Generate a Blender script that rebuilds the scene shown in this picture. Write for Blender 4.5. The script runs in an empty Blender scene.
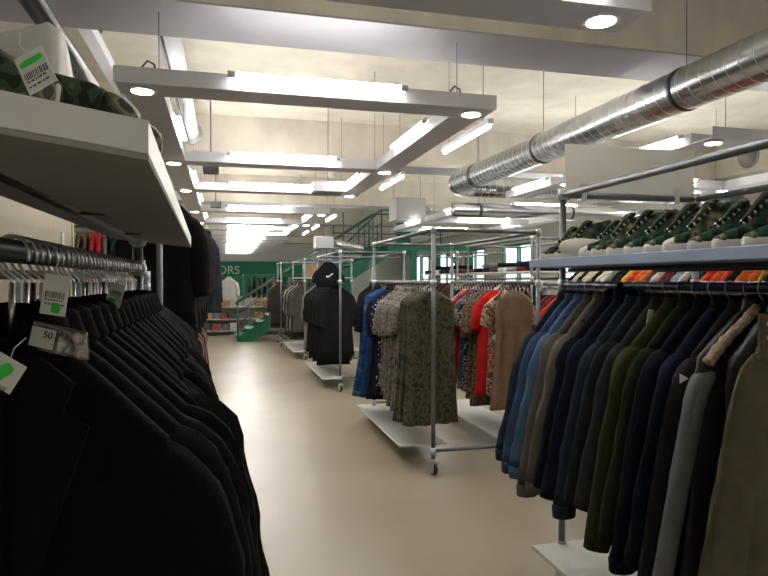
import bpy, math, random
from math import sin, cos, pi, radians as R
from mathutils import Vector, Matrix, noise, Euler
random.seed(7)
S = bpy.context.scene
COL = S.collection

# ------------------------------------------------------------------ helpers
SPLIT = {'lamp_holder', 'suspension_wire', 'clamp', 'shelf', 'upright', 'lace'}
class MB:
    def __init__(s): s.v = []; s.f = []; s.flat = set(); s.p = []
    def add(s, vs, fs, flat=False):
        o = len(s.v); s.p.append((len(s.v), len(s.f))); s.v += [tuple(p) for p in vs]
        for q in fs:
            if flat: s.flat.add(len(s.f))
            s.f.append([i + o for i in q])
        return s
    def box(s, x0, x1, y0, y1, z0, z1, M=None):
        vs = [Vector((x, y, z)) for z in (z0, z1) for y in (y0, y1) for x in (x0, x1)]
        if M: vs = [M @ p for p in vs]
        return s.add(vs, [(0,2,3,1),(4,5,7,6),(0,1,5,4),(2,6,7,3),(0,4,6,2),(1,3,7,5)], True)
    def prism(s, pts, a, b, axis=2):
        def P(p, h):
            return {0:(h,p[0],p[1]), 1:(p[0],h,p[1]), 2:(p[0],p[1],h)}[axis]
        n = len(pts)
        vs = [P(p, a) for p in pts] + [P(p, b) for p in pts]
        fs = [tuple(reversed(range(n))), tuple(range(n, 2*n))] + [(i, (i+1)%n, n+(i+1)%n, n+i) for i in range(n)]
        return s.add(vs, fs, True)
    def loft(s, rings, cap=True):
        n = len(rings[0]); vs = [p for r in rings for p in r]; fs = []
        for k in range(len(rings)-1):
            for i in range(n):
                j = (i+1) % n
                fs.append((k*n+i, k*n+j, (k+1)*n+j, (k+1)*n+i))
        if cap:
            for k, rv in ((0, True), (len(rings)-1, False)):
                c = sum((Vector(p) for p in rings[k]), Vector())/n
                vs.append(c); ci = len(vs)-1
                for i in range(n):
                    j = (i+1) % n
                    fs.append((k*n+j, k*n+i, ci) if rv else (k*n+i, k*n+j, ci))
        return s.add(vs, fs)
    def tube(s, path, r, seg=10, cap=True, up=None):
        path = [Vector(p) for p in path]; rings = []; n = len(path)
        N = None
        for k, p in enumerate(path):
            t = (path[min(k+1, n-1)] - path[max(k-1, 0)]).normalized()
            if N is None:
                a = Vector((0,0,1)) if abs(t.z) < .9 else Vector((1,0,0))
                N = t.cross(a).normalized()
            else:
                N = (N - t*N.dot(t)).normalized()
            B = t.cross(N)
            rr = r[k] if isinstance(r, (list, tuple)) else r
            rings.append([p + (N*cos(2*pi*i/seg) + B*sin(2*pi*i/seg))*rr for i in range(seg)])
        return s.loft(rings, cap)
    def lathe(s, prof, seg=20, M=None):
        rings = []
        for r, z in prof:
            ring = [Vector((r*cos(2*pi*i/seg), r*sin(2*pi*i/seg), z)) for i in range(seg)]
            rings.append([M @ p for p in ring] if M else ring)
        return s.loft(rings, True)
    def mesh(s, name, smooth=True):
        m = bpy.data.meshes.new(name)
        m.from_pydata(s.v, [], s.f)
        m.materials.append(None)
        if smooth:
            for i, p in enumerate(m.polygons):
                p.use_smooth = i not in s.flat
        m.update()
        return m
    def build(s, name, mat, parent=None, loc=None, rot=None, bevel=0, smooth=True):
        if name in SPLIT and len(s.p) > 1:
            out = None
            for k, (v0, f0) in enumerate(s.p):
                v1, f1 = s.p[k+1] if k+1 < len(s.p) else (len(s.v), len(s.f))
                q = MB(); q.v = s.v[v0:v1]; q.f = [[i-v0 for i in f] for f in s.f[f0:f1]]
                q.flat = {i-f0 for i in s.flat if f0 <= i < f1}; q.p = [(0, 0)]
                out = q.build(name, mat, parent, loc, rot, bevel, smooth)
            return out
        o = put(name, s.mesh(name, smooth), mat, parent, loc, rot)
        if bevel:
            b = o.modifiers.new('bevel', 'BEVEL'); b.width = bevel; b.segments = 2; b.limit_method = 'ANGLE'; b.angle_limit = R(40)
        return o

def put(name, mesh, mat, parent=None, loc=None, rot=None):
    o = bpy.data.objects.new(name, mesh); COL.objects.link(o)
    if parent: o.parent = parent
    if loc is not None: o.location = loc
    if rot is not None: o.rotation_euler = rot
    if mat is not None:
        o.material_slots[0].link = 'OBJECT'; o.material_slots[0].material = mat
    return o
def tag(o, label=None, cat=None, group=None, kind=None):
    if label: o['label'] = label
    if cat: o['category'] = cat
    if group: o['group'] = group
    if kind: o['kind'] = kind
    return o
def thing(name, label, cat, loc=(0,0,0), rz=0, group=None):
    o = bpy.data.objects.new(name, None); COL.objects.link(o)
    o.empty_display_size = .05
    o.location = loc; o.rotation_euler = (0,0,rz)
    return tag(o, label, cat, group)
def struct(name, mb, mat, label=None, bevel=0):
    o = mb.build(name, mat, bevel=bevel); tag(o, label, None, None, 'structure'); return o
KIDS = {}
def kids(o):
    return [c for c in COL.objects if c.parent == o]
def copy_tree(o, parent=None, mats=None):
    c = o.copy(); COL.objects.link(c); c.parent = parent
    for ch in list(o.children): copy_tree(ch, c)
    return c
ORD = 'first second third fourth fifth sixth seventh eighth ninth tenth eleventh twelfth thirteenth fourteenth fifteenth sixteenth seventeenth eighteenth nineteenth twentieth'.split()

# ------------------------------------------------------------------ materials
def newmat(name):
    m = bpy.data.materials.new(name); m.use_nodes = True
    nt = m.node_tree; b = nt.nodes['Principled BSDF']
    return m, nt, b
def plain(name, col, rough=.6, metal=0, bump=0, bscale=60, var=0, vscale=4, spec=.5):
    m, nt, b = newmat(name); L = nt.links
    b.inputs['Base Color'].default_value = (*col, 1)
    b.inputs['Roughness'].default_value = rough
    b.inputs['Metallic'].default_value = metal
    b.inputs['Specular IOR Level'].default_value = spec
    if bump or var:
        tc = nt.nodes.new('ShaderNodeTexCoord')
    if bump:
        n = nt.nodes.new('ShaderNodeTexNoise'); n.inputs['Scale'].default_value = bscale; n.inputs['Detail'].default_value = 3
        bp = nt.nodes.new('ShaderNodeBump'); bp.inputs['Strength'].default_value = bump; bp.inputs['Distance'].default_value = .01
        L.new(tc.outputs['Object'], n.inputs['Vector']); L.new(n.outputs['Fac'], bp.inputs['Height']); L.new(bp.outputs['Normal'], b.inputs['Normal'])
    if var:
        n2 = nt.nodes.new('ShaderNodeTexNoise'); n2.inputs['Scale'].default_value = vscale; n2.inputs['Detail'].default_value = 5; n2.inputs['Roughness'].default_value = .65
        rp = nt.nodes.new('ShaderNodeValToRGB')
        rp.color_ramp.elements[0].position = .3; rp.color_ramp.elements[1].position = .7
        rp.color_ramp.elements[0].color = (*[c*(1-var) for c in col], 1)
        rp.color_ramp.elements[1].color = (*[min(1, c*(1+var)) for c in col], 1)
        L.new(tc.outputs['Object'], n2.inputs['Vector']); L.new(n2.outputs['Fac'], rp.inputs['Fac']); L.new(rp.outputs['Color'], b.inputs['Base Color'])
    return m
_cl = {}
def cloth(col, rough=.92, var=.22, vs=7):
    k = (tuple(round(c, 4) for c in col), rough, var)
    if k not in _cl:
        _cl[k] = plain('cloth_fabric', col, rough, 0, .25, 220, var, vs, spec=.15)
    return _cl[k]
def patterned(name, cols, scale, stops, detail=2, vor=False, rough=.85, dist=0.0, stretch=(1,1,1)):
    m, nt, b = newmat(name); L = nt.links
    tc = nt.nodes.new('ShaderNodeTexCoord'); mp = nt.nodes.new('ShaderNodeMapping'); mp.inputs['Scale'].default_value = stretch
    L.new(tc.outputs['Object'], mp.inputs['Vector'])
    if vor:
        n = nt.nodes.new('ShaderNodeTexVoronoi'); n.inputs['Scale'].default_value = scale; out = n.outputs['Distance']
    else:
        n = nt.nodes.new('ShaderNodeTexNoise'); n.inputs['Scale'].default_value = scale; n.inputs['Detail'].default_value = detail
        n.inputs['Distortion'].default_value = dist; out = n.outputs['Fac']
    rp = nt.nodes.new('ShaderNodeValToRGB'); rp.color_ramp.interpolation = 'CONSTANT'
    el = rp.color_ramp.elements
    while len(el) < len(cols): el.new(.5)
    for i, (c, s_) in enumerate(zip(cols, stops)):
        el[i].position = s_
    for i, c in enumerate(cols): el[i].color = (*c, 1)
    L.new(mp.outputs['Vector'], n.inputs['Vector']); L.new(out, rp.inputs['Fac']); L.new(rp.outputs['Color'], b.inputs['Base Color'])
    b.inputs['Roughness'].default_value = rough; b.inputs['Specular IOR Level'].default_value = .2
    return m
def emit(name, col, st):
    m, nt, b = newmat(name)
    b.inputs['Base Color'].default_value = (.9,.9,.9,1)
    b.inputs['Emission Color'].default_value = (*col, 1); b.inputs['Emission Strength'].default_value = st
    return m

def concrete(name, col, var=.18, sc=1.2):
    m, nt, b = newmat(name); L = nt.links
    tc = nt.nodes.new('ShaderNodeTexCoord')
    n1 = nt.nodes.new('ShaderNodeTexNoise'); n1.inputs['Scale'].default_value = sc; n1.inputs['Detail'].default_value = 8; n1.inputs['Roughness'].default_value = .7
    mp = nt.nodes.new('ShaderNodeMapping'); mp.inputs['Scale'].default_value = (1.6, 1.6, .5)
    n2 = nt.nodes.new('ShaderNodeTexNoise'); n2.inputs['Scale'].default_value = 2; n2.inputs['Detail'].default_value = 6
    L.new(tc.outputs['Object'], n1.inputs['Vector']); L.new(tc.outputs['Object'], mp.inputs['Vector']); L.new(mp.outputs['Vector'], n2.inputs['Vector'])
    ad = nt.nodes.new('ShaderNodeMath'); ad.operation = 'ADD'; L.new(n1.outputs['Fac'], ad.inputs[0]); L.new(n2.outputs['Fac'], ad.inputs[1])
    rp = nt.nodes.new('ShaderNodeValToRGB')
    mu = nt.nodes.new('ShaderNodeMath'); mu.operation = 'MULTIPLY'; mu.inputs[1].default_value = .5
    L.new(ad.outputs[0], mu.inputs[0]); L.new(mu.outputs[0], rp.inputs['Fac'])
    rp.color_ramp.elements[0].position = .33; rp.color_ramp.elements[1].position = .62
    rp.color_ramp.elements[0].color = (*[c*(1-var*1.5) for c in col], 1); rp.color_ramp.elements[1].color = (*[min(1, c*(1+var*.5)) for c in col], 1)
    L.new(rp.outputs['Color'], b.inputs['Base Color'])
    bp = nt.nodes.new('ShaderNodeBump'); bp.inputs['Strength'].default_value = .2; bp.inputs['Distance'].default_value = .02
    L.new(n1.outputs['Fac'], bp.inputs['Height']); L.new(bp.outputs['Normal'], b.inputs['Normal'])
    b.inputs['Roughness'].default_value = .9
    return m

M_ceil = concrete('ceiling_concrete', (.80,.755,.655), .11)
M_beam = concrete('beam_concrete', (.69,.645,.565), .15, 1.6)
M_soffit = plain('grey_soffit', (.40,.39,.42), .7, 0, .05, 30, .06, 1.5)  # even grey for the beam undersides, darker than the beam concrete
M_wall = plain('painted_wall', (.74,.74,.70), .8, 0, .05, 30, .05, 1)
M_part = plain('beige_panel', (.50,.44,.34), .6, 0, 0, 1, .06, 2)
M_partedge = plain('pale_green_edge', (.45,.52,.38), .6)
def floor_mat():
    m, nt, b = newmat('vinyl_floor'); L = nt.links
    tc = nt.nodes.new('ShaderNodeTexCoord')
    n1 = nt.nodes.new('ShaderNodeTexNoise'); n1.inputs['Scale'].default_value = .9; n1.inputs['Detail'].default_value = 6
    rp = nt.nodes.new('ShaderNodeValToRGB'); rp.color_ramp.elements[0].position = .3; rp.color_ramp.elements[1].position = .7
    rp.color_ramp.elements[0].color = (.37,.315,.235,1); rp.color_ramp.elements[1].color = (.45,.385,.29,1)
    L.new(tc.outputs['Object'], n1.inputs['Vector']); L.new(n1.outputs['Fac'], rp.inputs['Fac']); L.new(rp.outputs['Color'], b.inputs['Base Color'])
    n2 = nt.nodes.new('ShaderNodeTexNoise'); n2.inputs['Scale'].default_value = 2.2; n2.inputs['Detail'].default_value = 5
    r2 = nt.nodes.new('ShaderNodeMapRange'); r2.inputs['To Min'].default_value = .24; r2.inputs['To Max'].default_value = .40
    L.new(tc.outputs['Object'], n2.inputs['Vector']); L.new(n2.outputs['Fac'], r2.inputs['Value']); L.new(r2.outputs['Result'], b.inputs['Roughness'])
    return m
M_floor = floor_mat()
M_tube = plain('galvanised_tube', (.21,.225,.25), .45, .75, 0, 1, .1, 9)
M_tubedark = plain('dark_steel_tube', (.10,.10,.11), .38, .8)
M_clamp = plain('clamp_casting', (.62,.66,.70), .45, .6)
M_navy = plain('navy_rail_sleeve', (.018,.03,.085), .3)
M_hook = plain('hook_wire', (.62,.62,.62), .28, 1)
M_hplastic = plain('pale_blue_plastic', (.55,.66,.80), .4)
M_hblack = plain('black_plastic', (.02,.02,.022), .4)
M_hwhite = plain('white_plastic', (.75,.75,.75), .4)
M_board = plain('white_board', (.72,.72,.68), .5, 0, 0, 1, .04, 3)
M_shelfedge = plain('shelf_blue_grey', (.36,.46,.64), .4)
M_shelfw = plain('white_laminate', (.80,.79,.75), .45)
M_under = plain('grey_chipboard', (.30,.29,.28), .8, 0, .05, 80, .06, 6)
M_sign = plain('blank_sign_card', (.88,.87,.83), .6)
M_rubber = plain('black_rubber', (.02,.02,.02), .6)
M_green = plain('green_steel', (.015,.17,.095), .45)
M_greenwall = plain('green_banner', (.02,.27,.16), .6)
M_white = plain('white_card', (.86,.86,.84), .6)
M_stick = plain('green_sticker', (.06,.72,.08), .5)
M_ink = plain('black_ink', (.03,.03,.03), .7)
M_trough = plain('trough_enamel', (.76,.77,.83), .5)
M_troughb = plain('trough_underside', (.68,.68,.75), .55)
M_lamp = emit('fluorescent_tube', (1, .97, .91), 23)
M_down = emit('downlight_lens', (1, .90, .78), 14)
M_win = emit('daylit_pane', (.90, .97, 1), 1.1)
M_duct = None
def duct_mat():
    m, nt, b = newmat('spiral_duct'); L = nt.links
    b.inputs['Metallic'].default_value = .95; b.inputs['Roughness'].default_value = .24
    tc = nt.nodes.new('ShaderNodeTexCoord')
    n1 = nt.nodes.new('ShaderNodeTexNoise'); n1.inputs['Scale'].default_value = 5; n1.inputs['Detail'].default_value = 4
    rp = nt.nodes.new('ShaderNodeValToRGB'); rp.color_ramp.elements[0].color = (.52,.55,.60,1); rp.color_ramp.elements[1].color = (.74,.77,.80,1)
    L.new(tc.outputs['Object'], n1.inputs['Vector']); L.new(n1.outputs['Fac'], rp.inputs['Fac']); L.new(rp.outputs['Color'], b.inputs['Base Color'])
    return m
M_duct = duct_mat()
M_seam = plain('duct_seam', (.66,.68,.70), .3, 1)
M_grey = plain('grey_box_metal', (.40,.41,.41), .5, .5)

# ------------------------------------------------------------------ setting
XL, XR, YN, YF, ZC = -6.0, 8.6, -2.0, 30.0, 3.9
struct('floor', MB().box(XL, XR, YN, YF, -.1, 0), M_floor)
struct('ceiling', MB().box(XL, XR, YN, YF, ZC, ZC+.12), M_ceil)
struct('wall_left', MB().box(XL-.12, XL, YN, YF, 0, ZC), M_wall)
struct('wall_back', MB().box(XL-.12, XR+.12, YN-.12, YN, 0, ZC), M_wall)
struct('wall_front', MB().box(XL-.12, XR+.12, YF, YF+.12, 0, ZC), M_wall)
# right wall with window openings
WZ0, WZ1 = .95, 2.70
wins = [(5.2, 6.8), (7.8, 9.4), (10.4, 12.0), (13.2, 14.8), (16.2, 18.2), (19.6, 21.4), (22.4, 24.4), (25.6, 27.6)]
mb = MB().box(XR, XR+.14, YN, YF, 0, WZ0).box(XR, XR+.14, YN, YF, WZ1, ZC)
ys = [YN] + [y for w in wins for y in w] + [YF]
for i in range(0, len(ys), 2): mb.box(XR, XR+.14, ys[i], ys[i+1], WZ0, WZ1)
struct('wall_right', mb, M_wall)
for i, (a, b_) in enumerate(wins):
    fr = MB()
    for y in (a, b_-.07, (a+b_)/2-.035): fr.box(XR-.03, XR+.10, y, y+.07, WZ0, WZ1)
    for z in (WZ0, WZ1-.07): fr.box(XR-.031, XR+.101, a, b_, z, z+.07)
    w = struct('window_%d' % (i+1), fr, M_green)
    MB().box(XR+.06, XR+.075, a+.01, b_-.01, WZ0+.01, WZ1-.01).build('pane', M_win, w)
# concrete cross beams
for i, y in enumerate((-1.0, 4.0, 8.95, 13.92, 18.92, 23.92, 28.92)):
    o = struct('trim_%d' % (i+1), MB().box(XL, XR, y, y+.58, 3.31, ZC), M_beam)
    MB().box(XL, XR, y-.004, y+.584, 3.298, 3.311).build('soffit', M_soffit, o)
struct('trim_8', MB().box(XR-.5, XR, YN, YF, 3.32, ZC), M_beam)
# skirting
struct('baseboard_front', MB().box(XL, XR, YF-.015, YF, 0, .09), M_trough)
# partition on the left
p = MB().box(-1.72, -1.66, 4.0, 7.6, 0, 2.75)
o = struct('wall_partition', p, M_part)
MB().box(-1.73, -1.65, 7.6, 7.68, 0, 2.76).build('edge_strip', M_partedge, o)
MB().box(-1.659, -1.645, 7.12, 7.22, 1.92, 2.10).build('switch', M_white, o, bevel=.003)

# ------------------------------------------------------------------ ceiling services
def trough(x0, x1, y0, y1, z, label, tubes, downs=(), wires=True, group=None):
    """a hung lighting trough; tubes = list of (x0,x1,y0,y1)"""
    cx, cy = (x0+x1)/2, (y0+y1)/2
    t = thing('light_trough', label, 'ceiling light', (cx, cy, z), 0, group)
    h = MB(); w = .006
    X0, X1, Y0, Y1 = x0-cx, x1-cx, y0-cy, y1-cy
    along_x = (x1-x0) > (y1-y0)
    if along_x:
        h.box(X0, X1, Y0, Y0+w, 0, .10).box(X0, X1, Y1-w, Y1, 0, .10)
    else:
        h.box(X0, X0+w, Y0, Y1, 0, .10).box(X1-w, X1, Y0, Y1, 0, .10)
    h.build('housing', M_trough, t)
    MB().box(X0+w, X1-w, Y0+w, Y1-w, .0, .012).build('underside', M_troughb, t)
    for (a, b_, c, d) in tubes:
        zt = .085
        if abs(b_-a) > abs(d-c): path = [(a-cx, c-cy, zt), (b_-cx, c-cy, zt)]
        else: path = [(a-cx, c-cy, zt), (a-cx, d-cy, zt)]
        tb = MB().tube(path, .015, 12).build('fluorescent_tube', M_lamp, t)
        P0, P1 = Vector(path[0]), Vector(path[1]); u = (P1-P0).normalized()
        MB().tube([P0-u*.03, P0+u*.02], .02, 12).tube([P1-u*.02, P1+u*.03], .02, 12).build('lamp_holder', M_trough, t)
    for (dx, dy) in downs:
        Mx = Matrix.Translation((dx-cx, dy-cy, 0))
        dl = MB().lathe([(.062, -.012), (.085, -.012), (.085, .001), (.062, .001)], 24, Mx).build('downlight', M_trough, t)
        MB().lathe([(.0, -.016), (.064, -.016), (.066, -.004), (0, -.004)], 24, Mx).build('lens', M_down, dl)
    if wires:
        wb = MB()
        pts = [(X0+.25, 0), (X1-.25, 0)] if along_x else [(0, Y0+.25), (0, Y1-.25)]
        for (a, b_) in pts: wb.tube([(a, b_, .012), (a, b_, ZC-z)], .003, 6)
        wb.build('suspension_wire', M_tube, t)
    return t
ZT = 2.80
cross = [4.05, 6.55, 8.55, 11.2, 13.4, 15.2, 17.0, 18.8, 20.6, 22.4, 24.2, 26.0, 27.8, 29.2]
N_ = ['nearest', 'second', 'third', 'fourth', 'fifth', 'sixth', 'seventh', 'eighth', 'ninth', 'tenth', 'eleventh', 'twelfth', 'thirteenth', 'farthest']
for i, y in enumerate(cross):
    trough(-.65, 1.86, y, y+.26, ZT, 'grey lighting trough across the aisle, %s of the row over the aisle' % N_[i], [(.05, 1.16, y-.05, y-.05)],
           [(-.5, y+.13), (1.72, y+.13)] if i < 5 else ())
    if i < 6:
        y1 = cross[i+1]
        if i != 2:
            trough(1.60, 1.84, y+.27, y1-.01, ZT, 'grey lighting trough running along the right of the aisle, %s one' % N_[i],
               [(1.568, 1.568, y+.75, y+1.75), (1.872, 1.872, y+.5, y+.6)] if False else [(1.568, 1.568, y+.75, y+1.75)], wires=False)
            bt = thing('batten_light', 'bare fluorescent batten hung right of the %s long trough beside the aisle' % N_[i], 'ceiling light', (2.06, y+1.1, ZT+.03))
            MB().box(-.025, .025, -.55, .55, .018, .06).build('housing', M_trough, bt, bevel=.004)
            MB().tube([(0, -.52, 0), (0, .52, 0)], .014, 12).build('fluorescent_tube', M_lamp, bt)
            for q in (-.4, .4): MB().tube([(0, q, .06), (0, q, ZC-ZT-.03)], .003, 6).build('suspension_wire', M_tube, bt)
        if i < 4:
            trough(-.62, -.38, y+.27, y1-.01, ZT, 'grey lighting trough running along the left of the aisle, %s one' % N_[i],
               [(-.348, -.348, y+1.0, y+1.9)], wires=False)
trough(-.65, 1.85, 2.40, 2.66, ZT, 'grey lighting trough at the very top of the view above the camera', [(.5, 1.6, 2.368, 2.368)], [(1.68, 2.53)])
trough(3.65, 6.05, .6, .86, ZT, 'added grey lighting trough outside the view, lighting the sign and near right rack', [(4.2, 5.4, .568, .568)], [])  # unseen trough added to brighten the sign board and right rack
trough(-.65, 1.95, .1, .36, ZT, 'added grey lighting trough overhead outside the view, lighting the foreground', [(.05, 1.16, .07, .07)], [])  # extra trough added out of view as foreground light
trough(.9, 3.3, -.6, -.34, ZT, 'added grey lighting trough behind the camera, lighting the sign and near jackets', [(2.0, 3.1, -.632, -.632)], [])  # unseen trough added behind the camera, more light on the sign
# right hand grid
cr = [4.4, 6.8, 9.6, 12.2, 14.6]
for i, y in enumerate(cr):
    trough(4.0, 6.6, y, y+.26, ZT, 'grey lighting trough across the right bays, %s from the front' % N_[i], [(4.7, 5.9, y-.05, y-.05)], [(4.12, y+.13), (6.45, y+.13)] if i < 3 else ())
    if i < 4:
        trough(4.0, 4.24, y+.27, cr[i+1]-(.01 if i != 1 else 1.2), ZT, 'grey lighting trough running along above the middle racks, %s from the front' % N_[i], [(3.968, 3.968, y+.35, y+1.3)], wires=False)
        trough(6.35, 6.6, y+.27, cr[i+1]-(.01 if i != 1 else 1.2), ZT, 'grey lighting trough running along near the window wall, %s from the front' % N_[i], [(6.318, 6.318, y+.4, y+1.25)], wires=False)
for i, y in enumerate((4.6, 9.4, 14.4)):  # mostly hidden troughs added on the left for extra light
    trough(-4.6, -2.2, y, y+.26, ZT, 'added grey lighting trough over the left hand bays, %s from the front' % N_[i], [(-4.0, -2.8, y-.05, y-.05)])

# hanging cable loops on the first trough
for (x, y, lb) in ((-.52, 4.2, 'left'), (1.55, 4.2, 'right')):
    mbp = [(x, y, ZT+.012), (x+.01, y, ZT+.14), (x+.05, y, ZT+.19), (x+.09, y, ZT+.17), (x+.10, y, ZT+.11), (x+.09, y, ZT+.012)]
    o = MB().tube(mbp, .007, 8).build('cable', M_tubedark)
    tag(o, 'small black cable loop on top of the nearest aisle trough, %s end' % lb, 'cable')

def spiral(path_a, path_b, r, parent, name='duct_run', pitch=.115):
    a, b_ = Vector(path_a), Vector(path_b); Ln = (b_-a).length; u = (b_-a)/Ln
    MB().tube([a, b_], r, 36).build(name, M_duct, parent)
    # spiral lock seam
    n = int(Ln/pitch*20); pts = []
    A = u.cross(Vector((0,0,1))).normalized(); B = u.cross(A)
    for k in range(n+1):
        s_ = k/20*pitch; an = 2*pi*k/20
        pts.append(a + u*min(s_, Ln) + (A*cos(an) + B*sin(an))*(r+.0005))
    MB().tube(pts, .003, 5).build('spiral_seam', M_seam, parent)
dt = thing('spiral_duct', 'large galvanised spiral air duct overhead on the right, its far end elbowed', 'duct', (3.35, 3, 3.03))
spiral((0, -2.4, 0), (0, 5.55, 0), .16, dt)
# elbow
el = MB().tube([(.0 + .30*(1-cos(a)), 5.55 + .30*sin(a), 0) for a in [pi/2*k/10 for k in range(11)]], .16, 36)
el.build('elbow', M_duct, dt)
spiral((.30, 5.85, 0), (5.2, 5.85, 0), .16, dt, 'branch_run')
for y in (-1.1, .95, 3.1, 4.9):
    MB().tube([(0, y-.018, 0), (0, y+.018, 0)], .167, 36).build('strap', M_tubedark, dt)
    MB().tube([(0, y, .16), (0, y, ZC-3.03)], .004, 6).build('hanger_rod', M_tube, dt)
o = thing('spiral_duct', 'thinner steel duct crossing overhead below the elbow of the large duct', 'duct', (3.2, 8.45, 2.62))
MB().tube([(0,0,0), (5.38,0,0)], .10, 28).build('duct_run', M_duct, o)
for x in (.4, 1.9, 3.6): MB().tube([(x-.02,0,0), (x+.02,0,0)], .106, 28).build('strap', M_tubedark, o); MB().tube([(x,0,.1), (x,0,ZC-2.62)], .004, 6).build('hanger_rod', M_tube, o)
# pipes on the left
o = thing('ceiling_pipe', 'pale round pipe over the aisle ending in a flange at the left', 'pipe', (-.41, 4.6, 3.5))
MB().tube([(0,0,0), (0,3.85,0)], .09, 20).build('pipe_run', M_trough, o)
MB().tube([(0,3.8,0), (0,3.88,0)], .14, 24).build('flange', M_grey, o)
MB().tube([(-.04,0,-.092), (-.04,3.75,-.092)], .01, 8).build('cable', M_tubedark, o)
o = thing('ceiling_pipe', 'pale flat conduit left of the aisle passing under the first beam', 'pipe', (-.98, 4.6, 3.45))
MB().box(-.05, .05, 0, 4.3, -.03, .06).build('conduit_run', M_trough, o, bevel=.004)
for y in (.6, 2.2, 3.8): MB().box(-.07, .07, y-.02, y+.02, .06, .14).build('bracket', M_tube, o)
# small camera boxes hung above the aisle
for (x, y, z, lb) in ((-.15, 7.35, 2.86, 'before'), (-.14, 10.6, 2.84, 'beyond')):
    o = thing('ceiling_speaker', 'small dark box hung over the aisle just %s the third cross trough' % lb, 'box', (x, y, z))
    MB().box(-.09, .09, -.06, .06, -.05, .05).build('housing', M_tubedark, o, bevel=.01)
    MB().tube([(0,0,.05), (0,0,ZC-z)], .008, 8).build('rod', M_tube, o)
# dark vent box and grey plenum
o = thing('vent_unit', 'dark grey square vent unit hung beside the second aisle trough', 'vent', (1.32, 8.1, 2.74))
MB().box(-.22, .22, -.2, .2, 0, .13).build('housing', M_troughb, o, bevel=.006)
for k in range(5): MB().box(-.18, .18, -.16+k*.07, -.14+k*.07, -.008, 0).build('slat', M_grey, o)
MB().tube([(.0, 0, .13), (0, 0, ZC-2.74)], .006, 6).build('rod', M_tube, o)
o = thing('air_handling_box', 'grey sheet metal air box hanging above the stair landing', 'air box', (3.86, 13.0, 3.13))
MB().box(-.33, .33, -.3, .3, -.23, .23).build('box', M_grey, o, bevel=.01)
MB().box(-.36, .36, -.33, .33, -.25, -.23).build('bottom_flange', M_clamp, o)
MB().tube([(.33, 0, .02), (1.0, 0, -.03), (1.7, .0, -.03), (4.2, 0, -.03)], .12, 20).build('branch_duct', M_duct, o)
for sx in (-.3, .3): MB().tube([(sx, 0, .23), (sx, 0, ZC-3.13-.01)], .006, 6).build('rod', M_tube, o)
o = thing('air_handling_box', 'small grey air box hanging far over the stair handrail', 'air box', (2.36, 15.2, 2.52))
MB().box(-.22, .22, -.2, .2, -.15, .15).build('box', M_grey, o, bevel=.01)
MB().tube([(.22, 0, 0), (1.0, 0, -.12)], .09, 18).build('branch_duct', M_duct, o)
MB().tube([(0, 0, .15), (0, 0, ZC-2.53)], .006, 6).build('rod', M_tube, o)
# round wall openings
Mh = Matrix.Rotation(-pi/2, 4, 'Y')
for i, y in enumerate((8.15, 9.15)):
    o = thing('wall_vent', 'round dark vent opening high on the window wall, %s one' % ('right' if i == 0 else 'left'), 'vent', (XR-.501, y, 3.58))
    MB().lathe([(0, 0), (.17, 0), (.17, .02), (.2, .02), (.2, -.001), (0, -.001)], 28, Mh).build('opening', M_grey, o)

# ------------------------------------------------------------------ clothing generator
def ns(x, y, z, s): return noise.noise(Vector((x, y, z))*s)
def torso(L, sh, slope, wb, t, seed, folds=4, amp=.010, nz=26, na=40, neck=.065, quilt=0, waist=0, flare=0, hemwave=.006, tmax=None):
    rnd = random.Random(seed); ph = rnd.uniform(0, 6.28); ph2 = rnd.uniform(0, 6.28); off = rnd.uniform(0, 50)
    prof = []
    for k in range(7):
        u = k/6
        prof.append((-slope*(u**1.1), neck + (sh-neck)*u, .022 + (t-.022)*min(1, u*1.3)))
    zs = -slope
    for k in range(1, nz+1):
        v = k/nz; z = zs + (-L-zs)*v
        w = sh + (wb-sh)*v**1.4 + .012*(1-abs(2*min(v*4, 1)-1))
        if waist: w -= waist*math.exp(-((v-.38)/.18)**2)
        prof.append((z, w, t*(1+flare*v)))
    rings = []
    for (z, w, tt) in prof:
        v = min(1, max(0, -z/L)); ring = []
        for i in range(na):
            a = 2*pi*i/na; c, s_ = cos(a), sin(a)
            x = w*math.copysign(abs(c)**.75, c); y = tt*math.copysign(abs(s_)**.7, s_)
            q = 1.0
            if quilt: q = .62 + .38*abs(sin(pi*(-z)/quilt))**.5
            y *= q
            fold = amp*min(1, v*2.2)*(sin(folds*x/w*1.6 + ph + 1.2*v) + .5*sin(folds*2.3*x/w + ph2 - 2*v))
            fold *= (1-abs(c)**4)
            wr = .013*ns(x+off+z*.5, y*3, z*.7, 7)*min(1, v*4) + .006*ns(x*1.3+off, y, z*1.2, 19)
            xx = x + .006*ns(x+off, y, z*1.4, 6)*min(1, v*3)
            zz = z + (hemwave*sin(3*x/w+ph2) if z <= -L*.97 else 0)
            ring.append(Vector((xx, y + fold + wr, zz)))
        rings.append(ring)
    return MB().loft(rings)
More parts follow.
